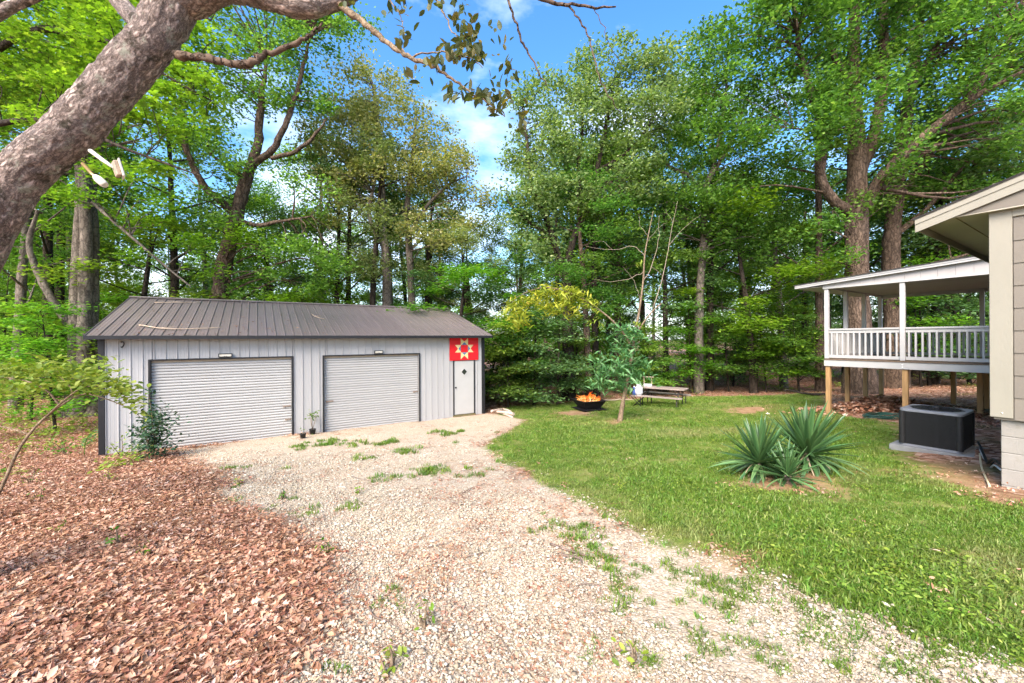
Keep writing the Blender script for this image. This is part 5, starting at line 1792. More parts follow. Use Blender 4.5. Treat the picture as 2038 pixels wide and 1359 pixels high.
# olive, sun-bleached crown in the middle left
b = gbase(772, 22.5)
build_tree('olive_crowned_tree', 'tall tree with sunlit olive and tan crown against the sky gap', b,
           [([np.zeros(3)] + rel(b, (770, 560, 22.5), (762, 430, 22.5), (758, 320, 22.5), (750, 220, 22.5), (740, 160, 22.5)), [0.34, 0.24, 0.2, 0.16, 0.11, 0.05]),
            ([np.array([1.3, 0.4, 0])] + rel(b, (818, 560, 22.8), (810, 430, 22.8), (820, 320, 22.8), (830, 220, 22.8)), [0.28, 0.2, 0.16, 0.11, 0.04]),
            (rel(b, (768, 500, 22.5), (735, 430, 22), (745, 350, 22), (720, 280, 22)), [0.14, 0.11, 0.08, 0.04]),
            (rel(b, (812, 470, 22.8), (850, 410, 22.4), (890, 370, 22.2), (930, 350, 22)), [0.12, 0.09, 0.06, 0.03])],
           blobs_px(b, [(735, 190, 22.5, 80, 55, 1), (690, 280, 22.3, 90, 70, 1), (800, 260, 22.5, 90, 70, 1), (860, 330, 22.3, 75, 60, 1), (920, 400, 22.2, 60, 45, 0.9), (760, 370, 22, 110, 60, 0.8), (660, 390, 22, 60, 60, 0.5), (860, 450, 22, 90, 50, 0.6), (700, 190, 22.5, 60, 60, 0.6)]),
           M['bark_grey'], M['leaf_olive'], 165, 170, 0.85, 0.17, seed=16, up=0.3)
# forked dark tree right of the sky gap
b = gbase(1132, 19.5)
build_tree('forked_tree', 'dark forked tree with dusty olive crown right of the sky gap', b,
           [([np.zeros(3)] + rel(b, (1130, 640, 19.5), (1128, 560, 19.5), (1125, 530, 19.5)), [0.36, 0.27, 0.24, 0.22]),
            (rel(b, (1126, 545, 19.5), (1108, 500, 19.4), (1090, 440, 19.2), (1060, 380, 19), (1050, 290, 19), (1040, 220, 19)), [0.2, 0.17, 0.14, 0.11, 0.08, 0.03]),
            (rel(b, (1126, 545, 19.5), (1140, 480, 19.5), (1165, 420, 19.4), (1190, 330, 19.4), (1210, 230, 19.4), (1225, 140, 19.4)), [0.2, 0.17, 0.15, 0.12, 0.09, 0.03]),
            (rel(b, (1165, 420, 19.4), (1150, 340, 19.6), (1160, 250, 19.6), (1150, 170, 19.6)), [0.10, 0.08, 0.06, 0.03]),
            (rel(b, (1190, 340, 19.4), (1250, 300, 19), (1300, 240, 18.8)), [0.09, 0.07, 0.03]),
            (rel(b, (1100, 470, 19.3), (1050, 440, 19), (1010, 400, 18.8)), [0.09, 0.07, 0.03])],
           blobs_px(b, [(1100, 190, 19.3, 75, 60, 1), (1200, 140, 19.3, 80, 55, 1), (1060, 290, 19, 70, 60, 0.9), (1160, 270, 19.3, 90, 70, 0.9), (1280, 210, 19, 80, 80, 0.9), (1040, 390, 18.8, 60, 50, 0.9), (1130, 390, 19, 90, 50, 0.7), (1250, 340, 19, 80, 60, 0.7), (1330, 150, 19, 60, 70, 0.7), (1060, 480, 18.8, 70, 40, 0.7)]),
           M['bark_dark'], M['leaf_dusty'], 165, 165, 0.78, 0.165, seed=17, up=0.3)
b = gbase(1390, 21.0)
build_tree('pale_forked_tree', 'tall grey stemmed tree with dusty leaves left of the oaks', b,
           [([np.zeros(3)] + rel(b, (1392, 600, 21), (1400, 480, 21), (1404, 380, 21), (1420, 330, 21), (1440, 230, 21), (1450, 120, 21)), [0.28, 0.19, 0.17, 0.15, 0.12, 0.08, 0.03]),
            (rel(b, (1402, 400, 21), (1372, 350, 20.8), (1330, 330, 20.6), (1290, 280, 20.5)), [0.13, 0.1, 0.07, 0.03]),
            (rel(b, (1410, 360, 21), (1450, 290, 20.6), (1480, 220, 20.5)), [0.13, 0.1, 0.03])],
           blobs_px(b, [(1340, 290, 20.6, 80, 70, 0.8), (1430, 200, 20.8, 90, 90, 1), (1460, 320, 20.6, 80, 60, 0.7), (1410, 130, 20.8, 70, 60, 0.8), (1340, 430, 20.6, 80, 50, 0.6), (1470, 450, 20.4, 80, 60, 0.9)]),
           M['bark_grey'], M['leaf_mid'], 115, 160, 0.85, 0.17, seed=18, up=0.35)


# ---- woodland trees: eight kinds, then copies
def wood_variant(seed, h, crown0, spread, bark, leafm, nc=72, lp=165, ls=0.175, cr=0.85, lean=0.6, up=0.4):
    r = np.random.default_rng(seed)
    lx, ly = r.normal(0, lean, 2)
    tr = [np.zeros(3), np.array([lx * 0.15, ly * 0.15, h * 0.25]), np.array([lx * 0.4, ly * 0.4, h * 0.5]), np.array([lx * 0.8, ly * 0.8, h * 0.75]), np.array([lx, ly, h * 0.96])]
    r0 = 0.011 * h
    limbs = [(tr, [r0 * 1.35, r0, r0 * 0.85, r0 * 0.55, r0 * 0.15])]
    bl_ = []
    n_ = 11
    for i in range(n_):
        t = crown0 + (1 - crown0) * (i + 0.4) / n_
        a = i * 2.4 + r.uniform(-0.4, 0.4)
        w_ = spread * (0.55 + 0.9 * math.sin(math.pi * min(max((t - crown0) / (1.05 - crown0), 0), 1)) ** 0.8) * 0.62
        st_ = np.array([lx * t, ly * t, h * (t - 0.10)])
        en = np.array([lx * t + w_ * math.cos(a), ly * t + w_ * math.sin(a), h * t])
        limbs.append(([st_, (st_ + en) / 2 + np.array([0, 0, -0.3 + 0.05 * h * 0.3]), en], [r0 * 0.32, r0 * 0.22, 0.02]))
        bl_.append((en, (spread * 0.42, spread * 0.42, h * 0.075), 1))
    bl_.append((np.array([lx, ly, h * 0.95]), (spread * 0.4, spread * 0.4, h * 0.07), 1))
    return build_tree('', '', None, limbs, bl_, bark, leafm, nc, lp, cr, ls, seed=seed, sides=8, link_it=False, up=up)


WOODS = [wood_variant(31, 17, 0.42, 3.6, M['bark_dark'], M['leaf_mid']),
         wood_variant(32, 18, 0.35, 3.9, M['bark_brown'], M['leaf_mid'], 72),
         wood_variant(33, 15, 0.32, 3.2, M['bark_dark'], M['leaf_dark'], 66),
         wood_variant(34, 16, 0.38, 3.6, M['bark_grey'], M['leaf_bright'], 62, up=0.55),
         wood_variant(35, 18, 0.50, 3.4, M['bark_dark'], M['leaf_dusty'], 60),
         wood_variant(36, 13, 0.25, 2.8, M['bark_dark'], M['leaf_bright'], 62, up=0.55)]
WOOD_LABEL = ['dark trunked mid green tree', 'brown trunked full green tree', 'dark leaved tree', 'grey stemmed bright green tree', 'bare stemmed dusty crowned tree', 'slender bright leaved tree']


def where(px, z):
    side = np.searchsorted([60, 260, 480, 700, 950, 1120, 1260, 1420, 1600, 1800], px)
    s_ = ['at the far left edge', 'beside the triple stemmed tree', 'behind the left end of the shed', 'behind the wider shed door', 'behind the right half of the shed', 'right of the shed', 'behind the fire pit',
          'behind the picnic table', 'behind the far lawn end', 'behind the deck', 'at the far right behind the house'][int(side)]
    return s_ + (', near row' if z < 27 else (', middle row' if z < 40 else ', deep in the woods'))


def place_wood(v, px, z, h_scale, w_scale=1.0, lab=None, rot=None):
    b_ = gbase(px, z)
    t = thing('woodland_tree', lab or WOOD_LABEL[v] + ' ' + where(px, z), 'tree', b_, rng.uniform(0, 6.283) if rot is None else rot, 'trees of the woods behind the yard')
    t.scale = (w_scale, w_scale, h_scale)
    link('trunk', WOODS[v][0], None, t)
    link('crown', WOODS[v][1], None, t)
    return t


# trees that stand out, placed one by one: kind, photo x, depth, height scale, width scale, label
for a in [(0, 352, 21, 0.95, 1.0, 'dark straight tree behind the shed left of the curving oak'),
          (2, 668, 23, 0.85, 0.9, 'slim dark tree behind the middle of the shed roof, left of a pair'),
          (0, 692, 24, 0.9, 0.85, 'slim dark tree behind the middle of the shed roof, right of a pair'),
          (4, 845, 25, 0.78, 0.8, 'thin stemmed tree behind the shed between two rolling doors and sign'),
          (2, 940, 23, 0.50, 0.95, 'shorter dark green tree behind the right end of the shed'),
          (5, 905, 20, 0.50, 1.05, 'light green young tree over the right end of the shed'),
          (0, 1185, 21, 0.72, 0.9, 'dark trunk standing right of the fire pit flames'),
          (1, 1172, 19.5, 0.6, 0.8, 'brown trunk directly behind the fire pit'),
          (2, 1325, 22, 0.75, 0.9, 'broad dark trunk behind the picnic table'),
          (0, 1412, 22, 0.95, 0.9, 'dark straight trunk in the woods right of the picnic table'),
          (5, 1500, 20.5, 0.72, 1.1, 'leafy bright young tree left of the covered deck'),
          (3, 1560, 23, 0.8, 1.0, 'grey stemmed tree with light leaves behind the lawn end'),
          (1, 1632, 19.5, 0.95, 0.85, 'brown trunk just left of the deck corner post'),
          (3, 30, 18, 0.95, 1.0, 'pale grey leaning stem at the far left edge of the woods'),
          (2, 1900, 24, 0.85, 1.1, 'dark leafy tree seen through the covered deck'),
          (5, 560, 20.5, 0.62, 1.0, 'bright green young tree behind the shed left of the slim pair'),
          (5, 270, 19, 0.68, 1.1, 'bright leafy tree behind the left end of the shed roof')]:
    place_wood(*a)


def sky_gap_cap(px, z):
    """tallest a tree may be without closing the gap of sky in the middle of the view"""
    lim = np.interp(px, [-400, 500, 620, 700, 800, 900, 985, 1040, 1110, 1250, 1380, 1450, 2500], [-500, -300, 160, 230, 310, 400, 450, 400, 300, 280, 260, 40, -500])
    return (CYP - lim) / FPX * z + 2.6


cnt = 0
tries = 0
spots = []
while cnt < 92 and tries < 3000:
    tries += 1
    z = 21 + 42 * rng.uniform() ** 1.25
    px = rng.uniform(-300, 2350)
    b_ = gbase(px, z)
    if any((b_[0] - q[0]) ** 2 + (b_[1] - q[1]) ** 2 < 3.6 for q in spots):
        continue
    q = np.array([b_[0] - SHED_L[0], b_[1] - SHED_L[1]])
    if -2 < q @ U[:2] < 12.5 and -2 < q @ V[:2] < 8.5:
        continue
    v = int(rng.choice(6, p=[0.24, 0.2, 0.16, 0.14, 0.12, 0.14]))
    hh = [17, 18, 15, 16, 18, 13][v]
    s_ = min(rng.uniform(0.85, 1.2), sky_gap_cap(px, z) / hh)
    if s_ < 0.32:
        continue
    spots.append(b_)
    place_wood(v, px, z, s_, max(0.62, min(1.1, s_ * 1.1)))
    cnt += 1


# ---- understory: small trees with leaf layers, and dense shrubs
def under_variant(seed, h, spread, leafm, nc=46, lp=95, ls=0.13, flat=0.28, tmpl=LEAF_DIAMOND, bark='bark_dark', low=0.25):
    r = np.random.default_rng(seed)
    lx, ly = r.normal(0, 0.35, 2)
    limbs = [([np.zeros(3), np.array([lx * 0.4, ly * 0.4, h * 0.4]), np.array([lx, ly, h * 0.95])], [0.045, 0.035, 0.012])]
    bl_ = []
    for i in range(9):
        t = low + (1 - low) * i / 8
        a = i * 2.4
        w_ = spread * (1.1 - 0.6 * t)
        c = np.array([lx * t + 0.5 * w_ * math.cos(a), ly * t + 0.5 * w_ * math.sin(a), h * t])
        bl_.append((c, (w_ * 0.6, w_ * 0.6, h * 0.05), 1))
    return build_tree('', '', None, limbs, bl_, M[bark], leafm, nc, lp, spread * 0.36, ls, tmpl=tmpl, seed=seed, sides=6, link_it=False, up=0.65, flat=flat, twig_r=0.012, shell=0.1)


UNDER = [under_variant(51, 4.6, 1.7, M['leaf_bright']), under_variant(52, 3.6, 1.5, M['leaf_mid']), under_variant(53, 5.6, 1.9, M['leaf_mid'], 56), under_variant(54, 3.0, 1.5, M['leaf_dark'], 40, 80, 0.12, 0.26, low=0.16),
         under_variant(55, 4.0, 1.6, M['leaf_lime'])]
UNDER_LABEL = ['bright layered sapling', 'mid green sapling', 'tall layered sapling', 'dense dark green shrub', 'yellow green sapling']


def place_under(v, px, z, s_=1.0, lab=None, sx=1.0, dz=0.0):
    b_ = gbase(px, z)
    b_[2] += dz
    t = thing('understory_shrub' if v == 3 else 'understory_sapling', lab or UNDER_LABEL[v] + ' ' + where(px, z), 'shrub' if v == 3 else 'sapling', b_, rng.uniform(0, 6.283), 'undergrowth below the woodland trees')
    t.scale = (s_ * sx, s_ * sx, s_)
    link('stem', UNDER[v][0], None, t)
    link('foliage', UNDER[v][1], None, t)
    return t


for a in [(1, 1010, 17.4, 0.95, 'mid green shrub nearest the right corner of the shed', 1.2),
          (3, 1062, 18.2, 1.35, 'dense dark shrub left of the fire pit, taller of two', 1.15),
          (3, 1108, 17.6, 1.25, 'dense dark shrub directly left of the fire pit', 1.1),
          (1, 1150, 19.6, 1.1, 'mid green sapling behind the flames of the fire pit', 1.0),
          (4, 960, 18.6, 1.0, 'yellow green sapling over the right end of the shed roof', 1.2),
          (1, 1040, 19.0, 1.3, 'grey green sapling behind the dark shrubs', 1.1),
          (1, 1290, 20.5, 0.95, 'leafy sapling behind the lawn sapling trunk', 1.2),
          (0, 1375, 21.0, 1.0, 'bright sapling above the picnic table', 1.2),
          (2, 1450, 21.5, 1.0, 'tall layered sapling right of the picnic table', 1.2),
          (0, 1525, 20.5, 1.05, 'bright sapling left of the deck over the lawn end', 1.1),
          (1, 1590, 19.5, 1.15, 'mid green sapling directly left of the deck railing', 1.0),
          (3, 1850, 20.5, 1.6, 'dark shrub seen through the deck posts, left', 1.2),
          (3, 1930, 20.0, 1.7, 'dark shrub seen through the deck posts, right', 1.2),
          (0, 60, 15.5, 0.95, 'bright layered sapling at the far left under the leaning trunk', 1.3),
          (0, 110, 13.5, 0.9, 'bright layered sapling left of the triple stemmed tree', 1.2),
          (0, 240, 18.5, 1.1, 'bright sapling over the left end of the shed roof', 1.3)]:
    place_under(*a)
for px_, z_, v_ in ((-120, 22, 2), (-60, 25, 1), (0, 21, 2), (20, 28, 3), (70, 24, 2), (130, 26, 1), (-30, 31, 2), (210, 25, 2)):
    place_under(v_, px_, z_, rng.uniform(1.0, 1.35))
cnt = 0
tries = 0
while cnt < 78 and tries < 4000:
    tries += 1
    z = 20 + 22 * rng.uniform() ** 1.2
    px = rng.uniform(-150, 2150)
    b_ = gbase(px, z)
    q = np.array([b_[0] - SHED_L[0], b_[1] - SHED_L[1]])
    if -1.5 < q @ U[:2] < 12 and -2 < q @ V[:2] < 8.8:
        continue
    place_under(int(rng.choice([0, 1, 2, 3, 4], p=[0.25, 0.27, 0.24, 0.14, 0.10])), px, z, rng.uniform(0.85, 1.35))
    cnt += 1

# far-off woods that read as one mass
n = 150
fz = rng.uniform(60, 92, n)
fx = (rng.uniform(-350, 2400, n) - CXP) / FPX * fz
fsc = rng.uniform(1.6, 3.0, n)
scatter('distant_woods', np.stack([fx, fz, gz(fx, fz) - 0.5], 1), fsc, [u[1] for u in UNDER[:4]], None, 'far off wall of mixed green woods behind all the trunks', 'woods', 0.05)

# ------------------------------------------------------------------ the leaning trunk close to the camera
b = np.array([-5.05, 3.25, float(gz(-5.05, 3.25)) - 0.15])
near = thing('leaning_tree', 'thick leaning trunk with flaky bark crossing the upper left corner', 'tree', b)


def near_pts(*q):
    return [P(*k) - b for k in q]


m_v, m_f, m_c, off = [], [], [], 0
for pts, rad, sd_ in [([np.zeros(3), np.array([0.02, 0, 0.9]), np.array([0.35, -0.1, 1.9])] + near_pts((10, 398, 3.0), (160, 243, 3.0), (300, 82, 3.0), (372, -40, 3.0), (430, -170, 3.05), (450, -330, 3.1)), [0.28, 0.20, 0.16, 0.140, 0.142, 0.140, 0.136, 0.12, 0.10], 40),
                      (near_pts((372, -5, 3.0), (450, -30, 2.95), (530, -8, 2.95), (600, 12, 2.95), (670, 0, 3.0), (750, -45, 3.0)), [0.13, 0.11, 0.085, 0.075, 0.06, 0.045], 24),
                      (near_pts((290, 60, 3.15), (180, -40, 3.5), (60, -5, 3.6), (-60, 60, 3.6)), [0.07, 0.05, 0.045, 0.04], 16)]:
    p_, r_ = smooth_path(pts, rad, 34)
    sd_ = int(sd_ * 1.9)
    rr_ = np.random.default_rng(5)
    v, f = tube_np(p_, r_, sd_)
    # furrowed surface
    cen_ = np.repeat(p_, sd_, 0)
    d = v - cen_
    k1 = np.array([np.sin(17 * v[:, 0] + 5 * v[:, 2]), np.sin(13 * v[:, 1] + 9 * v[:, 2]), np.sin(23 * (v[:, 0] - v[:, 2]) + 8 * v[:, 1])]).sum(0)
    al_ = np.repeat(np.concatenate([[0], np.cumsum(np.linalg.norm(np.diff(p_, axis=0), axis=1))]), sd_)
    an_ = np.tile(np.linspace(0, 2 * np.pi, sd_, endpoint=False), len(p_)) * np.repeat(r_, sd_)
    wv = 0.03 * nz2(an_, al_, 9.0, 3)
    fur = 1 - np.abs(nz2((an_ + wv) * 2.1, al_ * 0.75, 11.0, 6)) * 1.0
    fin = nz2(an_ * 2, al_, 33.0, 7)
    dr = 0.010 * k1 * np.repeat(r_, sd_) + (0.010 * (0.6 - fur ** 2.2) + 0.0035 * fin) * np.minimum(np.repeat(r_, sd_) / 0.12, 1.2) + 0.0012 * rr_.normal(0, 1, len(v))
    v = v + d / (np.linalg.norm(d, axis=1, keepdims=True) + 1e-9) * dr[:, None]
    m_v.append(v)
    m_f.append(f + off)
    off += len(v)
    al = np.concatenate([[0], np.cumsum(np.linalg.norm(np.diff(p_, axis=0), axis=1))])
    an = np.tile(np.linspace(0, 2 * np.pi, sd_, endpoint=False), len(p_))
    m_c.append(np.stack([np.cos(an) * np.repeat(r_, sd_), np.sin(an) * np.repeat(r_, sd_), np.repeat(al, sd_) + 3.7 * len(m_c)], 1))
nme = mesh_np('trunk', np.concatenate(m_v), np.concatenate(m_f), True)
at = nme.attributes.new('stem_coord', 'FLOAT_VECTOR', 'POINT')
at.data.foreach_set('vector', np.ascontiguousarray(np.concatenate(m_c), np.float32).ravel())
link('trunk', nme, M['bark_near'], near)


def branch_part(name, paths, mat=None, parent=near):
    m_ = MB()
    for pts, rad in paths:
        p_, r_ = smooth_path(near_pts(*pts), rad, 6)
        p_[1:-1] += rng.normal(0, 0.006, (len(p_) - 2, 3))
        m_.tube(p_, r_ * (1 + rng.normal(0, 0.08, len(r_))), 8)
    return m_.obj(name, mat or M['bark_sapling'], parent)


branch_part('dead_branch', [(((350, 108, 3.0), (420, 118, 2.95), (490, 128, 2.9), (530, 108, 2.9), (590, 88, 2.9), (618, 68, 2.9), (642, 45, 2.9)), [0.032, 0.026, 0.026, 0.02, 0.017, 0.012, 0.006]),
                            (((480, 128, 2.9), (500, 118, 2.9), (512, 104, 2.9)), [0.012, 0.010, 0.005])], M['bark_brown'])
branch_part('leafy_branch', [(((670, 5, 3.0), (720, 40, 2.95), (770, 85, 2.9), (812, 112, 2.85), (860, 130, 2.8), (905, 162, 2.8), (950, 190, 2.8), (1005, 232, 2.8)), [0.03, 0.022, 0.018, 0.016, 0.012, 0.009, 0.006, 0.003]),
                             (((850, -20, 2.9), (880, 20, 2.85), (900, 60, 2.8), (930, 100, 2.8)), [0.008, 0.006, 0.004, 0.002]),
                             (((812, 112, 2.85), (870, 105, 2.8), (930, 115, 2.8), (960, 135, 2.8)), [0.007, 0.005, 0.004, 0.002]),
                             (((765, -20, 2.9), (790, 20, 2.9), (805, 60, 2.9)), [0.006, 0.004, 0.002])])
branch_part('hanging_twig', [(((1000, -30, 3.1), (1018, 15, 3.1), (1035, 70, 3.1), (1058, 115, 3.1), (1088, 170, 3.1)), [0.011, 0.010, 0.009, 0.007, 0.004])], M['bark_brown'])
branch_part('hanging_twig', [(((1040, -25, 3.3), (1090, 3, 3.3), (1150, 12, 3.3), (1226, 13, 3.3)), [0.020, 0.016, 0.011, 0.006]), (((1130, 10, 3.3), (1160, 50, 3.3), (1178, 95, 3.3), (1190, 150, 3.3), (1215, 195, 3.3), (1235, 225, 3.3)), [0.008, 0.007, 0.006, 0.005, 0.004, 0.002]),
                             (((1178, 12, 3.3), (1200, 50, 3.3), (1212, 90, 3.3), (1240, 130, 3.3)), [0.004, 0.003, 0.0025, 0.0015])], M['bark_brown'])
cen, siz = [], []
for a, z, n_, sx_, sy_ in [((790, 20), 2.9, 14, 25, 30), ((800, 75), 2.9, 10, 14, 22), ((690, 5), 2.9, 5, 15, 8), ((915, 30), 2.85, 16, 22, 26), ((925, 75), 2.8, 34, 22, 26), ((900, 105), 2.8, 22, 26, 16), ((945, 110), 2.8, 30, 18, 24), ((860, 125), 2.82, 16, 22, 14), ((825, 150), 2.85, 6, 30, 14),
                           ((950, 185), 2.8, 26, 26, 16), ((895, 185), 2.8, 12, 16, 18), ((985, 205), 2.8, 24, 22, 22), ((1005, 165), 2.8, 10, 26, 34), ((1010, 130), 2.8, 5, 20, 20), ((1035, 230), 2.8, 14, 14, 30), ((1000, 75), 2.9, 4, 24, 24), ((985, 55), 2.9, 4, 16, 12), ((870, 10), 2.9, 8, 20, 14)]:
    for k in range(int(n_ * 1.7)):
        cen.append(P(a[0] + rng.normal(0, sx_ * 0.6), a[1] + rng.normal(0, sy_ * 0.6), z + rng.normal(0, 0.12)) - b)
        siz.append(rng.uniform(0.045, 0.088))
link('foliage', leaf_mesh('foliage', np.array(cen), np.array(siz), LEAF_OVAL, 0.12, 1.6), M['leaf_near'], near)

# security light on the trunk
sl = thing('security_light', 'white security floodlight fixed under the leaning trunk', 'light', P(196, 332, 2.78))
lp = lambda px, py, z: P(px, py, z) - np.array(sl.location)
MB().tube([lp(180, 300, 2.84), lp(204, 318, 2.78), lp(228, 335, 2.74)], [0.014, 0.013, 0.009], 10).obj('lamp_arm', M['lamp_lens'], sl)
c0, c1 = np.array(lp(240, 334, 2.74)), None
MB().box((-0.012, -0.04, -0.048), (0.012, 0.04, 0.048), Matrix.Translation(Vector(lp(232, 336, 2.74))) @ Matrix.Rotation(R(52), 4, 'Z') @ Matrix.Rotation(R(-14), 4, 'Y')).obj('lamp_box', M['stick_pale'], sl, 0.004)
MB().box((-0.006, -0.05, -0.058), (0.006, 0.05, 0.058), Matrix.Translation(Vector(lp(241, 336, 2.74))) @ Matrix.Rotation(R(47), 4, 'Z') @ Matrix.Rotation(R(-14), 4, 'Y')).obj('lamp_face', M['lamp_lens'], sl, 0.004)
MB().tube([lp(165, 326, 2.86), lp(182, 345, 2.78), lp(190, 352, 2.76)], [0.012, 0.010, 0.011], 8).obj('knuckle', paint('brass', (0.45, 0.30, 0.12), 0.4, 0.6), sl)
MB().tube(smooth_path([lp(188, 349, 2.76), lp(193, 354, 2.76), lp(202, 362, 2.75), lp(210, 369, 2.75)], n=3), [0.010, 0.015, 0.019, 0.022, 0.024, 0.025, 0.025, 0.024, 0.023, 0.019], 14).obj('sensor_head', M['lamp_lens'], sl)

# ------------------------------------------------------------------ lawn sapling with bare upper stems
b = Pg(1233, 838)
b[2] -= 0.05
sap = thing('lawn_sapling', 'leaning young tree on the lawn with bare upper stems and yellowing bough', 'tree', b)


def sp(*q):
    return [P(px, py, z) - b for px, py, z in q]


m_ = MB()
zz = b[1]
for pts, rad in [([np.zeros(3)] + sp((1240, 800, zz), (1248, 762, zz), (1256, 715, zz), (1262, 670, zz)), [0.082, 0.062, 0.054, 0.048, 0.042]),
                 (sp((1262, 672, zz), (1272, 620, zz), (1280, 560, zz), (1283, 510, zz), (1290, 470, zz), (1300, 420, zz)), [0.038, 0.032, 0.027, 0.022, 0.015, 0.007]),
                 (sp((1264, 668, zz), (1282, 640, zz), (1300, 618, zz), (1316, 604, zz)), [0.026, 0.022, 0.02, 0.018]),
                 (sp((1258, 690, zz), (1235, 655, zz), (1200, 622, zz), (1150, 590, zz), (1090, 572, zz), (1040, 585, zz), (1010, 610, zz)), [0.034, 0.03, 0.024, 0.02, 0.015, 0.01, 0.005])]:
    p_, r_ = smooth_path(pts, rad, 6)
    m_.tube(p_, r_ * (1 + rng.normal(0, 0.05, len(r_))), 10)
m_.obj('trunk', M['bark_sapling'], sap)
m_ = MB()
for q, rad in [(((1280, 560, zz), (1296, 530, zz), (1310, 480, zz), (1312, 430, zz)), 0.014), (((1300, 612, zz), (1316, 560, zz), (1330, 500, zz), (1340, 440, zz), (1348, 400, zz)), 0.016), (((1283, 510, zz), (1260, 490, zz), (1220, 498, zz), (1165, 490, zz)), 0.012),
               (((1282, 540, zz), (1250, 555, zz), (1215, 560, zz), (1180, 556, zz)), 0.010), (((1290, 470, zz), (1275, 450, zz), (1272, 425, zz)), 0.008), (((1330, 490, zz), (1360, 455, zz), (1395, 425, zz)), 0.009), (((1340, 445, zz), (1325, 415, zz)), 0.007),
               (((1220, 498, zz), (1200, 480, zz), (1180, 482, zz)), 0.006), (((1295, 530, zz), (1315, 545, zz), (1322, 565, zz)), 0.006), (((1290, 480, zz), (1310, 455, zz), (1330, 440, zz)), 0.006), (((1275, 600, zz), (1262, 560, zz), (1240, 530, zz)), 0.008)]:
    p_ = smooth_path(sp(*q), n=4)
    p_[1:] += rng.normal(0, 0.012, (len(p_) - 1, 3))
    m_.tube(p_, np.linspace(rad * 0.75, rad * 0.2, len(p_)), 6)
m_.obj('bare_branches', M['stick_pale'], sap)


def compound(cent, n, r_, size, mat, name, droop=0.9, par=None, nl=9, tmpl=LEAF_LONG):
    """sprays of long leaflets along drooping stalks"""
    vv, ff, rn, off = [], [], [], 0
    for c, k, s_ in cent:
        for i in range(k):
            a = rng.uniform(0, 6.283)
            o_ = np.array(c) + rng.normal(0, s_ * 0.45, 3) * np.array([1, 1, 0.8])
            dv = np.array([math.cos(a), math.sin(a), 0])
            Ls = size * rng.uniform(1.3, 2.2)
            cs = []
            for j in range(nl):
                t = (j + 1) / nl
                pos = o_ + dv * Ls * t + np.array([0, 0, 0.12 * Ls * t - droop * Ls * t * t * 0.55])
                side = (1 if j % 2 else -1)
                cs.append(pos + np.array([-dv[1], dv[0], -0.4]) * side * size * 0.3)
            v, f, q = leaves_np(np.array(cs), rng.uniform(0.75, 1.15, nl) * size, tmpl, 0.45, droop, rng)
            vv.append(v)
            ff.append(f + off)
            rn.append(q)
            off += len(v)
    return link(name, mesh_np(name, np.concatenate(vv), np.concatenate(ff), False, {'rnd': np.concatenate(rn)}), mat, par)


compound([(q, k, s_) for q, k, s_ in zip(sp((1228, 690, zz), (1255, 665, zz), (1215, 740, zz), (1250, 735, zz), (1270, 715, zz), (1195, 760, zz), (1240, 770, zz), (1235, 655, zz), (1272, 745, zz), (1200, 715, zz)), (14, 14, 14, 16, 12, 11, 10, 11, 10, 11), (0.36,) * 10)], 0, 0, 0.25, M['leaf_blue'], 'foliage', 1.0, sap)
compound([(q, k, s_) for q, k, s_ in zip(sp((1020, 612, zz), (1050, 595, zz), (1085, 580, zz), (1120, 582, zz), (1150, 592, zz), (1040, 630, zz), (1090, 610, zz), (1175, 605, zz), (1125, 610, zz)), (12, 14, 15, 15, 12, 11, 12, 7, 11), (0.36,) * 9)], 0, 0, 0.23, M['leaf_yellow'], 'yellowing_foliage', 1.0, sap)
compound([(q, k, s_) for q, k, s_ in zip(sp((1275, 520, zz), (1262, 640, zz), (1258, 660, zz), (1195, 640, zz)), (1, 2, 3, 3), (0.12, 0.2, 0.25, 0.25))], 0, 0, 0.17, M['leaf_lime'], 'sparse_foliage', 1.0, sap)


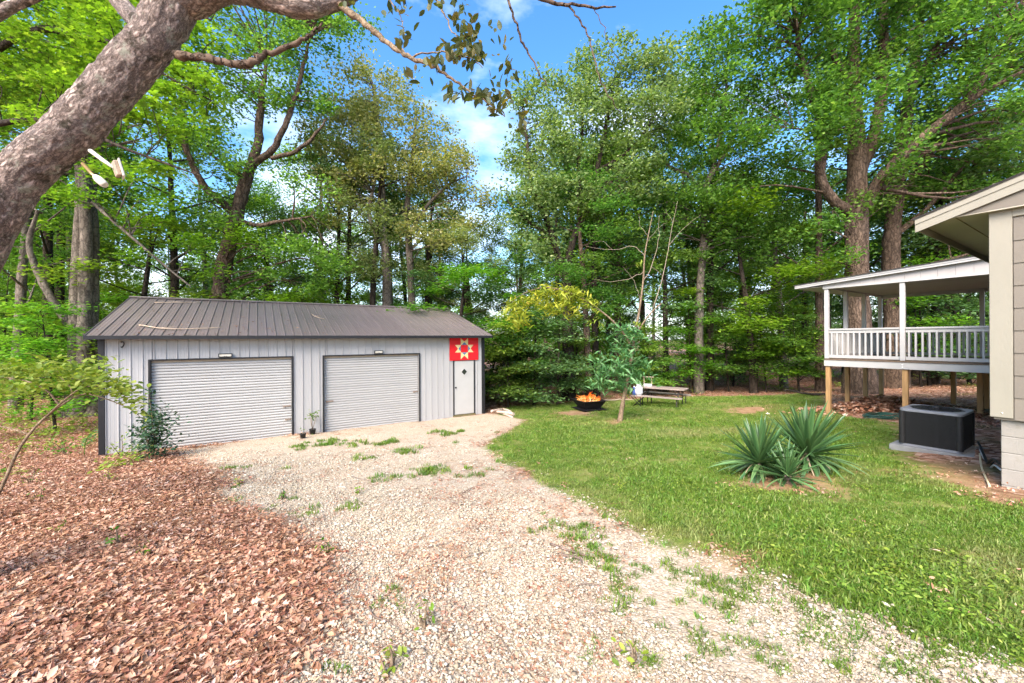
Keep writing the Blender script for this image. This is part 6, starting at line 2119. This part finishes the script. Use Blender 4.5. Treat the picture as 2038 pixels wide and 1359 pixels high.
# ------------------------------------------------------------------ shrubs by the shed and at the left edge
def dogwood():
    b = Pg(-30, 1040)
    zd = float(b[1])
    t = thing('dogwood_shrub', 'lime green shrub with arching stem at the left edge before the shed', 'shrub', b)
    rp_ = lambda *q: [P(px, py, z) - b for px, py, z in q]
    m_ = MB()
    for pts, rad in [([np.zeros(3)] + rp_((8, 960, zd), (40, 890, zd), (85, 835, zd), (145, 792, zd), (180, 782, zd)), [0.022, 0.020, 0.018, 0.015, 0.012, 0.006]),
                     (rp_((100, 822, zd), (130, 795, zd - 0.2), (170, 770, zd - 0.2), (240, 768, zd)), [0.014, 0.012, 0.009, 0.004]), (rp_((120, 808, zd), (90, 775, zd), (40, 755, zd), (-20, 750, zd)), [0.014, 0.011, 0.008, 0.004]),
                     (rp_((145, 792, zd), (140, 770, zd), (120, 750, zd + 0.2), (110, 730, zd + 0.3)), [0.011, 0.009, 0.006, 0.003]), (rp_((60, 865, zd), (10, 850, zd), (-60, 840, zd)), [0.012, 0.009, 0.004]), (rp_((170, 782, zd), (215, 795, zd), (260, 815, zd), (285, 835, zd)), [0.009, 0.007, 0.005, 0.002])]:
        p_, r_ = smooth_path(pts, rad, 5)
        m_.tube(p_, r_, 7)
    m_.obj('stem', M['bark_sapling'], t)
    cen = []
    for px, py, z, n_, sx_, sy_ in [(20, 740, zd, 120, 50, 22), (80, 735, zd, 130, 50, 24), (140, 735, zd + 0.2, 130, 45, 24), (195, 750, zd, 130, 40, 22), (240, 770, zd, 90, 32, 20), (268, 800, zd, 34, 18, 18), (110, 765, zd, 80, 70, 14), (40, 775, zd - 0.2, 60, 50, 16), (200, 780, zd - 0.2, 50, 50, 14), (-60, 745, zd, 140, 60, 25), (285, 830, zd, 8, 10, 14), (210, 715, zd + 0.3, 14, 30, 8)]:
        for k in range(int(n_ * 1.8)):
            cen.append(P(px + rng.normal(0, sx_ * 0.6), py + rng.normal(0, sy_ * 0.55), z + rng.normal(0, 0.35)) - b)
    link('foliage', leaf_mesh('foliage', np.array(cen), rng.uniform(0.055, 0.115, len(cen)), LEAF_OVAL, 0.6, 0.3), M['leaf_lime'], t)


dogwood()


def bush(base, label, h, w, n, leaf, mat, name='shed_bush', seed=3, stems=5, cat='bush', prof=None):
    r = np.random.default_rng(seed)
    t = thing(name, label, cat, base)
    m_ = MB()
    cen = []
    for i in range(stems):
        a = r.uniform(0, 6.283)
        hh = h * (1.0 if i == 0 else r.uniform(0.45, 0.85))
        tip = np.array([w * 0.5 * r.uniform(0.2, 1) * math.cos(a), w * 0.5 * r.uniform(0.2, 1) * math.sin(a), hh])
        if i == 0:
            tip[:2] *= 0.5
        p_ = smooth_path([np.zeros(3), tip * np.array([0.35, 0.35, 0.5]) + r.normal(0, 0.02, 3), tip], n=5)
        m_.tube(p_, np.linspace(0.012, 0.003, len(p_)), 6)
        for k in range(n // stems):
            q = p_[r.integers(2, len(p_))]
            s_ = w * 0.24 * (1.15 - 0.75 * q[2] / h)
            cen.append(q + r.normal(0, 1, 3) * np.array([s_, s_, s_ * 0.7]))
    m_.obj('stem', M['bark_sapling'], t)
    cen = np.array(cen)
    cen[:, 2] = np.maximum(cen[:, 2], 0.03)
    link('foliage', leaf_mesh('foliage', cen, r.uniform(0.7, 1.25, len(cen)) * leaf, LEAF_OVAL, 0.4, 0.5, r), mat, t)
    return t


bush(Pg(305, 912), 'tall dark green bush in front of the wider rolling door', 1.62, 0.82, 1000, 0.095, M['leaf_bush'], seed=21, stems=7)
bush(Pg(243, 912), 'small light green weed at the shed wall beside the tall bush', 0.55, 0.55, 90, 0.07, M['leaf_lime'], 'weed_plant', 22, 4, 'weed')
bush(Pg(130, 905), 'leafy green weed left of the black shed corner', 0.62, 0.9, 110, 0.085, M['leaf_bright'], 'weed_plant', 23, 5, 'weed')
for k, (a, b_, h_, lab) in enumerate([(215, 960, 0.22, 'small green seedling among leaves before the shed corner'), (235, 1090, 0.26, 'green seedling in the middle of the leaf carpet'), (125, 1062, 0.16, 'tiny green seedling on leaves at the left'), (290, 1112, 0.14, 'tiny light green sprout below the middle seedling'),
                                      (75, 1000, 0.22, 'green seedling under the lime green shrub'), (60, 965, 0.30, 'broad leaved seedling at the left edge of the leaf carpet'), (845, 1250, 0.16, 'weed growing from the gravel near the bottom edge'), (650, 1105, 0.14, 'small weed at the edge of gravel and leaves'),
                                      (780, 1335, 0.14, 'leafy sprout in gravel at the bottom edge'), (715, 985, 0.12, 'small weed in the gravel before the nearer door'), (1255, 1325, 0.20, 'tall leafy weed in gravel at the bottom right of centre'), (560, 995, 0.12, 'weed where the leaves thin out onto gravel'), (475, 965, 0.14, 'small weed before the wider rolling door')]):
    bush(Pg(a, b_), lab, h_, h_ * 1.3, 22, 0.05, M['leaf_bright' if k % 2 else 'leaf_lime'], 'seedling', 30 + k, 3, 'seedling')
# compound leaved plant by the shed corner
b = Pg(168, 908)
t = thing('sumac_seedling', 'single compound leaf plant against the black shed corner', 'plant', b)
m_ = MB()
p_ = smooth_path([P(168, 908, b[1]) - b, P(170, 880, b[1]) - b, P(180, 862, b[1]) - b, P(195, 850, b[1]) - b], n=4)
m_.tube(p_, np.linspace(0.010, 0.004, len(p_)), 6)
m_.obj('stem', M['leaf_lime'], t)
lme = leaf_mesh('leaflet', np.zeros((1, 3)), np.array([0.22]), LEAF_LONG, 0.95, 0)
for k in range(11):
    f_ = k / 10
    q = P(168 + 28 * f_, 884 - 30 * f_, b[1]) - b
    for s_ in (-1, 1):
        o = link('leaflet', lme, M['leaf_blue'], t, q + np.array([s_ * 0.09, 0, 0.0 + 0.03 * s_]))
        o.rotation_euler = (rng.uniform(-0.4, 0.4), rng.uniform(-0.3, 0.3), rng.uniform(0, 6.28))

# potted plants between the doors
for px, py, lab, hgt in ((622, 864, 'potted seedling in a black nursery pot between the rolling doors', 0.5), (603, 872, 'smaller black nursery pot left of the potted seedling', 0.1)):
    b = Pg(px, py)
    t = thing('potted_plant', lab, 'potted plant', b)
    r_ = 0.095 if hgt > 0.2 else 0.08
    MB().lathe([(0.0, 0.0), (r_ * 0.8, 0.0), (r_ * 0.98, r_ * 1.5), (r_ * 1.06, r_ * 1.5), (r_ * 1.06, r_ * 1.68), (r_ * 0.95, r_ * 1.68), (r_ * 0.92, r_ * 1.4)], 18).obj('pot', M['pot'], t)
    MB().lathe([(0.0, r_ * 1.42), (r_ * 0.93, r_ * 1.4)], 16).obj('soil', M['soil'], t)
    m_ = MB()
    cen = []
    for i in range(3 if hgt > 0.2 else 2):
        a = i * 2.3
        tip = np.array([0.14 * math.cos(a), 0.14 * math.sin(a), r_ * 1.5 + hgt])
        m_.tube([(0, 0, r_ * 1.4), tip * 0.55 + np.array([0, 0, 0.04]), tip], [0.008, 0.006, 0.003], 6)
        for k in range(12 if hgt > 0.2 else 2):
            cen.append(tip * rng.uniform(0.7, 1.08) + rng.normal(0, 0.06, 3))
    m_.obj('stem', M['bark_sapling'], t)
    link('foliage', leaf_mesh('foliage', np.array(cen), rng.uniform(0.07, 0.12, len(cen)), LEAF_OVAL, 0.5, 0.4), M['leaf_mid'], t)


# ------------------------------------------------------------------ yuccas
def yucca_leaf(bend, length, wid, seed):
    r = np.random.default_rng(seed)
    n = 9
    vv, ff = [], []
    for i in range(n):
        t = i / (n - 1)
        w_ = wid * (0.62 + 1.3 * t - 1.9 * t * t) if t < 0.98 else 0.0015
        w_ = max(w_, 0.0015)
        x_ = length * (t - 0.12 * bend * t * t)
        z_ = -bend * length * 0.5 * t ** 2.4
        vv += [(x_, -w_, z_ + w_ * 0.5), (x_, 0, z_), (x_, w_, z_ + w_ * 0.5)]
    for i in range(n - 1):
        for j in range(2):
            a = i * 3 + j
            ff += [(a, a + 1, a + 4), (a, a + 4, a + 3)]
    return mesh_np('leaf', np.array(vv), np.array(ff), True, {'rnd': np.clip(np.tile([0.75, 0.35, 0.75], n) + 0.15 * r.normal(), 0, 1)})


YL = [yucca_leaf(0.05, 1.0, 0.048, 1), yucca_leaf(0.18, 1.0, 0.050, 2), yucca_leaf(0.5, 1.0, 0.045, 3), yucca_leaf(1.15, 1.0, 0.044, 4)]


def yucca(px, py, z, label, size, n, stem, seed):
    r = np.random.default_rng(seed)
    b = P(px, py, z)
    b[2] = float(gz(b[0], b[1]))
    t = thing('yucca_plant', label, 'yucca', b, 0, 'yuccas in the lawn')
    MB().tube([(0, 0, -0.05), (0, 0, stem + 0.06)], [0.06, 0.045], 9).obj('stem', M['stick'], t)
    for i in range(n):
        f_ = i / n
        el = R(86 - 100 * f_ ** 0.9 + r.normal(0, 5))
        k = 0 if f_ < 0.5 else (1 if f_ < 0.72 else (2 if f_ < 0.86 else 3))
        o = link('leaf', YL[k], M['yucca'], t, (0, 0, stem + 0.05 * (1 - f_)))
        o.rotation_euler = Euler((r.normal(0, 0.25), -max(el, R(-5)), i * 2.39996 + r.normal(0, 0.15)), 'XYZ')
        s_ = size * r.uniform(0.86, 1.12) * (0.9 if k == 3 else 1.0)
        o.scale = (s_, s_ * 1.05, s_)
    return t


YD = [yucca_leaf(1.5, 1.0, 0.030, 7), yucca_leaf(1.25, 1.0, 0.026, 8)]


def dead_leaves(t, size, n, stem, seed):
    r = np.random.default_rng(seed)
    for i in range(n):
        o = link('dead_leaf', YD[i % 2], M['yucca_dead'] if i % 3 else M['yucca'], t, (0, 0, stem + 0.02))
        o.rotation_euler = Euler((r.normal(0, 0.4), R(r.uniform(5, 28)), i * 2.39996 + 1.0), 'XYZ')
        s_ = size * r.uniform(0.55, 0.85)
        o.scale = (s_, s_, s_)


ya = yucca(1512, 950, 5.95, 'left of two large spiky yuccas on the lawn', 0.68, 100, 0.17, 1)
yb = yucca(1606, 935, 6.15, 'right and taller of two large spiky yuccas on the lawn', 0.80, 108, 0.20, 2)
yucca(1568, 962, 5.6, 'small low yucca in front of the two large ones', 0.50, 56, 0.06, 3)
dead_leaves(ya, 0.72, 22, 0.20, 5)
dead_leaves(yb, 0.88, 24, 0.24, 6)

# ------------------------------------------------------------------ logs, fallen branches, twigs
k = 0
for (p0, p1, r_, lab) in [((972, 816), (1020, 832), 0.035, 'long pale stick at the shed right corner'), ((988, 824), (1022, 829), 0.06, 'short pale log lying beyond the shed right corner'), ((1000, 820), (1016, 826), 0.05, 'short pale log on top of the heap by the shed corner'), ((978, 826), (1000, 822), 0.04, 'thin pale log nearest the shed right corner')]:
    a, b_ = Pg(*p0), Pg(*p1)
    dz = r_ * 0.9 + 0.035 * k
    o = MB().tube(smooth_path([a + np.array([0, 0, dz]), (a + b_) / 2 + np.array([0, 0, dz + 0.02]), b_ + np.array([0, 0, dz])], n=3), r_, 9).obj('cut_log', M['birch'])
    tag(o, lab, 'log', 'cut logs by the shed corner')
    k += 1
for pts, r_, mat, lab in [([(1395, 782, 0.02), (1355, 738, 0.9), (1322, 706, 1.75)], 0.055, 'stick_pale', 'pale broken branch slanting down right of the picnic table'),
                          ([(1205, 785, 0.1), (1265, 772, 0.25), (1330, 752, 0.7)], 0.10, 'bark_dark', 'dark fallen trunk behind the picnic table'),
                          ([(1200, 798, 0.05), (1240, 796, 0.06), (1262, 800, 0.05)], 0.035, 'stick_pale', 'thin pale branch on the ground behind the lawn sapling'),
                          ([(30, 800, 0.06), (75, 788, 0.1), (150, 772, 0.1)], 0.07, 'stick_pale', 'fallen branch on the woodland floor at the far left'),
                          ([(985, 770, 0.1), (1060, 760, 0.35), (1110, 752, 0.5)], 0.07, 'bark_dark', 'dark fallen branch in the woods right of the shed'),
                          ([(1640, 800, 0.05), (1600, 790, 0.15), (1560, 780, 0.3)], 0.06, 'bark_dark', 'dark fallen limb at the woods edge left of the deck'),
                          ([(1690, 822, 0.12), (1730, 812, 0.16), (1765, 806, 0.2)], 0.05, 'stick_pale', 'pale branch on the leaf pile under the deck')]:
    w_ = []
    for px, py, h_ in pts:
        q = Pg(px, max(py, 740))
        w_.append(q)
    zc = np.mean([q[1] for q in w_])
    w_ = [np.array([*P(px, 700, zc)[:2], 0]) for px, py, h_ in pts]
    w_ = [np.array([q[0], q[1], float(gz(q[0], q[1])) + h_]) for q, (px, py, h_) in zip(w_, pts)]
    p_ = smooth_path(w_, n=5)
    p_[1:-1] += rng.normal(0, 0.02, (len(p_) - 2, 3))
    o = MB().tube(p_, np.linspace(r_, r_ * 0.5, len(p_)), 8).obj('fallen_branch', M[mat])
    tag(o, lab, 'branch')
n_tw = 0
for (a, b_, r_) in [((1095, 1088), (1170, 1112), 0.012), ((1120, 1110), (1155, 1126), 0.013), ((930, 1112), (962, 1104), 0.009), ((1150, 1168), (1195, 1172), 0.006), ((920, 985), (965, 965), 0.006), ((900, 1003), (945, 1006), 0.006), ((665, 1210), (720, 1213), 0.006), ((735, 1215), (775, 1245), 0.008), ((690, 1150), (720, 1125), 0.006),
                    ((600, 1160), (655, 1145), 0.006), ((990, 1270), (1020, 1315), 0.005), ((880, 1285), (910, 1255), 0.005), ((1050, 1030), (1075, 1040), 0.005), ((1180, 1255), (1230, 1262), 0.005), ((850, 1095), (890, 1085), 0.004), ((760, 1060), (800, 1050), 0.004), ((700, 950), (740, 960), 0.005)]:
    p0, p1 = Pg(*a), Pg(*b_)
    mid = (p0 + p1) / 2 + rng.normal(0, 0.02, 3)
    ps = smooth_path([p0, mid, p1], n=3)
    ps[:, 2] = gz(ps[:, 0], ps[:, 1]) + r_ + 0.012
    o = MB().tube(ps, np.linspace(r_, r_ * 0.6, len(ps)), 6).obj('ground_twig', M['stick'])
    n_tw += 1
    lab = {1: 'longer of two thick dark sticks on the gravel beside the lawn', 2: 'shorter of two thick dark sticks on the gravel beside the lawn', 3: 'short dark stick in the middle of the gravel'}.get(n_tw, 'thin brown twig lying loose on the pale gravel, %s' % {4: 'by the grass', 5: 'curved one before the shed middle', 6: 'level one before the shed middle', 7: 'left of the bright tuft', 8: 'below the bright tuft', 9: 'slanting one left of the tuft', 10: 'at the edge of the leaves', 11: 'upright one at the bottom middle', 12: 'leaning one at the bottom middle', 13: 'shortest one beside the lawn', 14: 'lowest one beside the lawn', 15: 'above the drive middle', 16: 'left of the drive middle', 17: 'farthest one toward the shed'}.get(n_tw))
    tag(o, lab, 'twig', 'twigs on the gravel')
# heap of raked leaves under the deck
c = Pg(1745, 815)
n = 2600
q = rng.normal(0, 1, (n, 2))
cx2, cy2 = c[0] + q[:, 0] * 1.1, c[1] + q[:, 1] * 0.6
hh_ = 0.42 * np.exp(-(q ** 2).sum(1) / 1.6) * rng.uniform(0.6, 1.0, n)
tag(link('raked_leaf_pile', leaf_mesh('raked_leaf_pile', np.stack([cx2, cy2, gz(cx2, cy2) + 0.02 + hh_], 1), rng.uniform(0.07, 0.14, n), LEAF_LOBED, 0.6), M['litter']), 'heap of reddish brown leaves under the covered deck', 'leaf pile', kind='stuff')
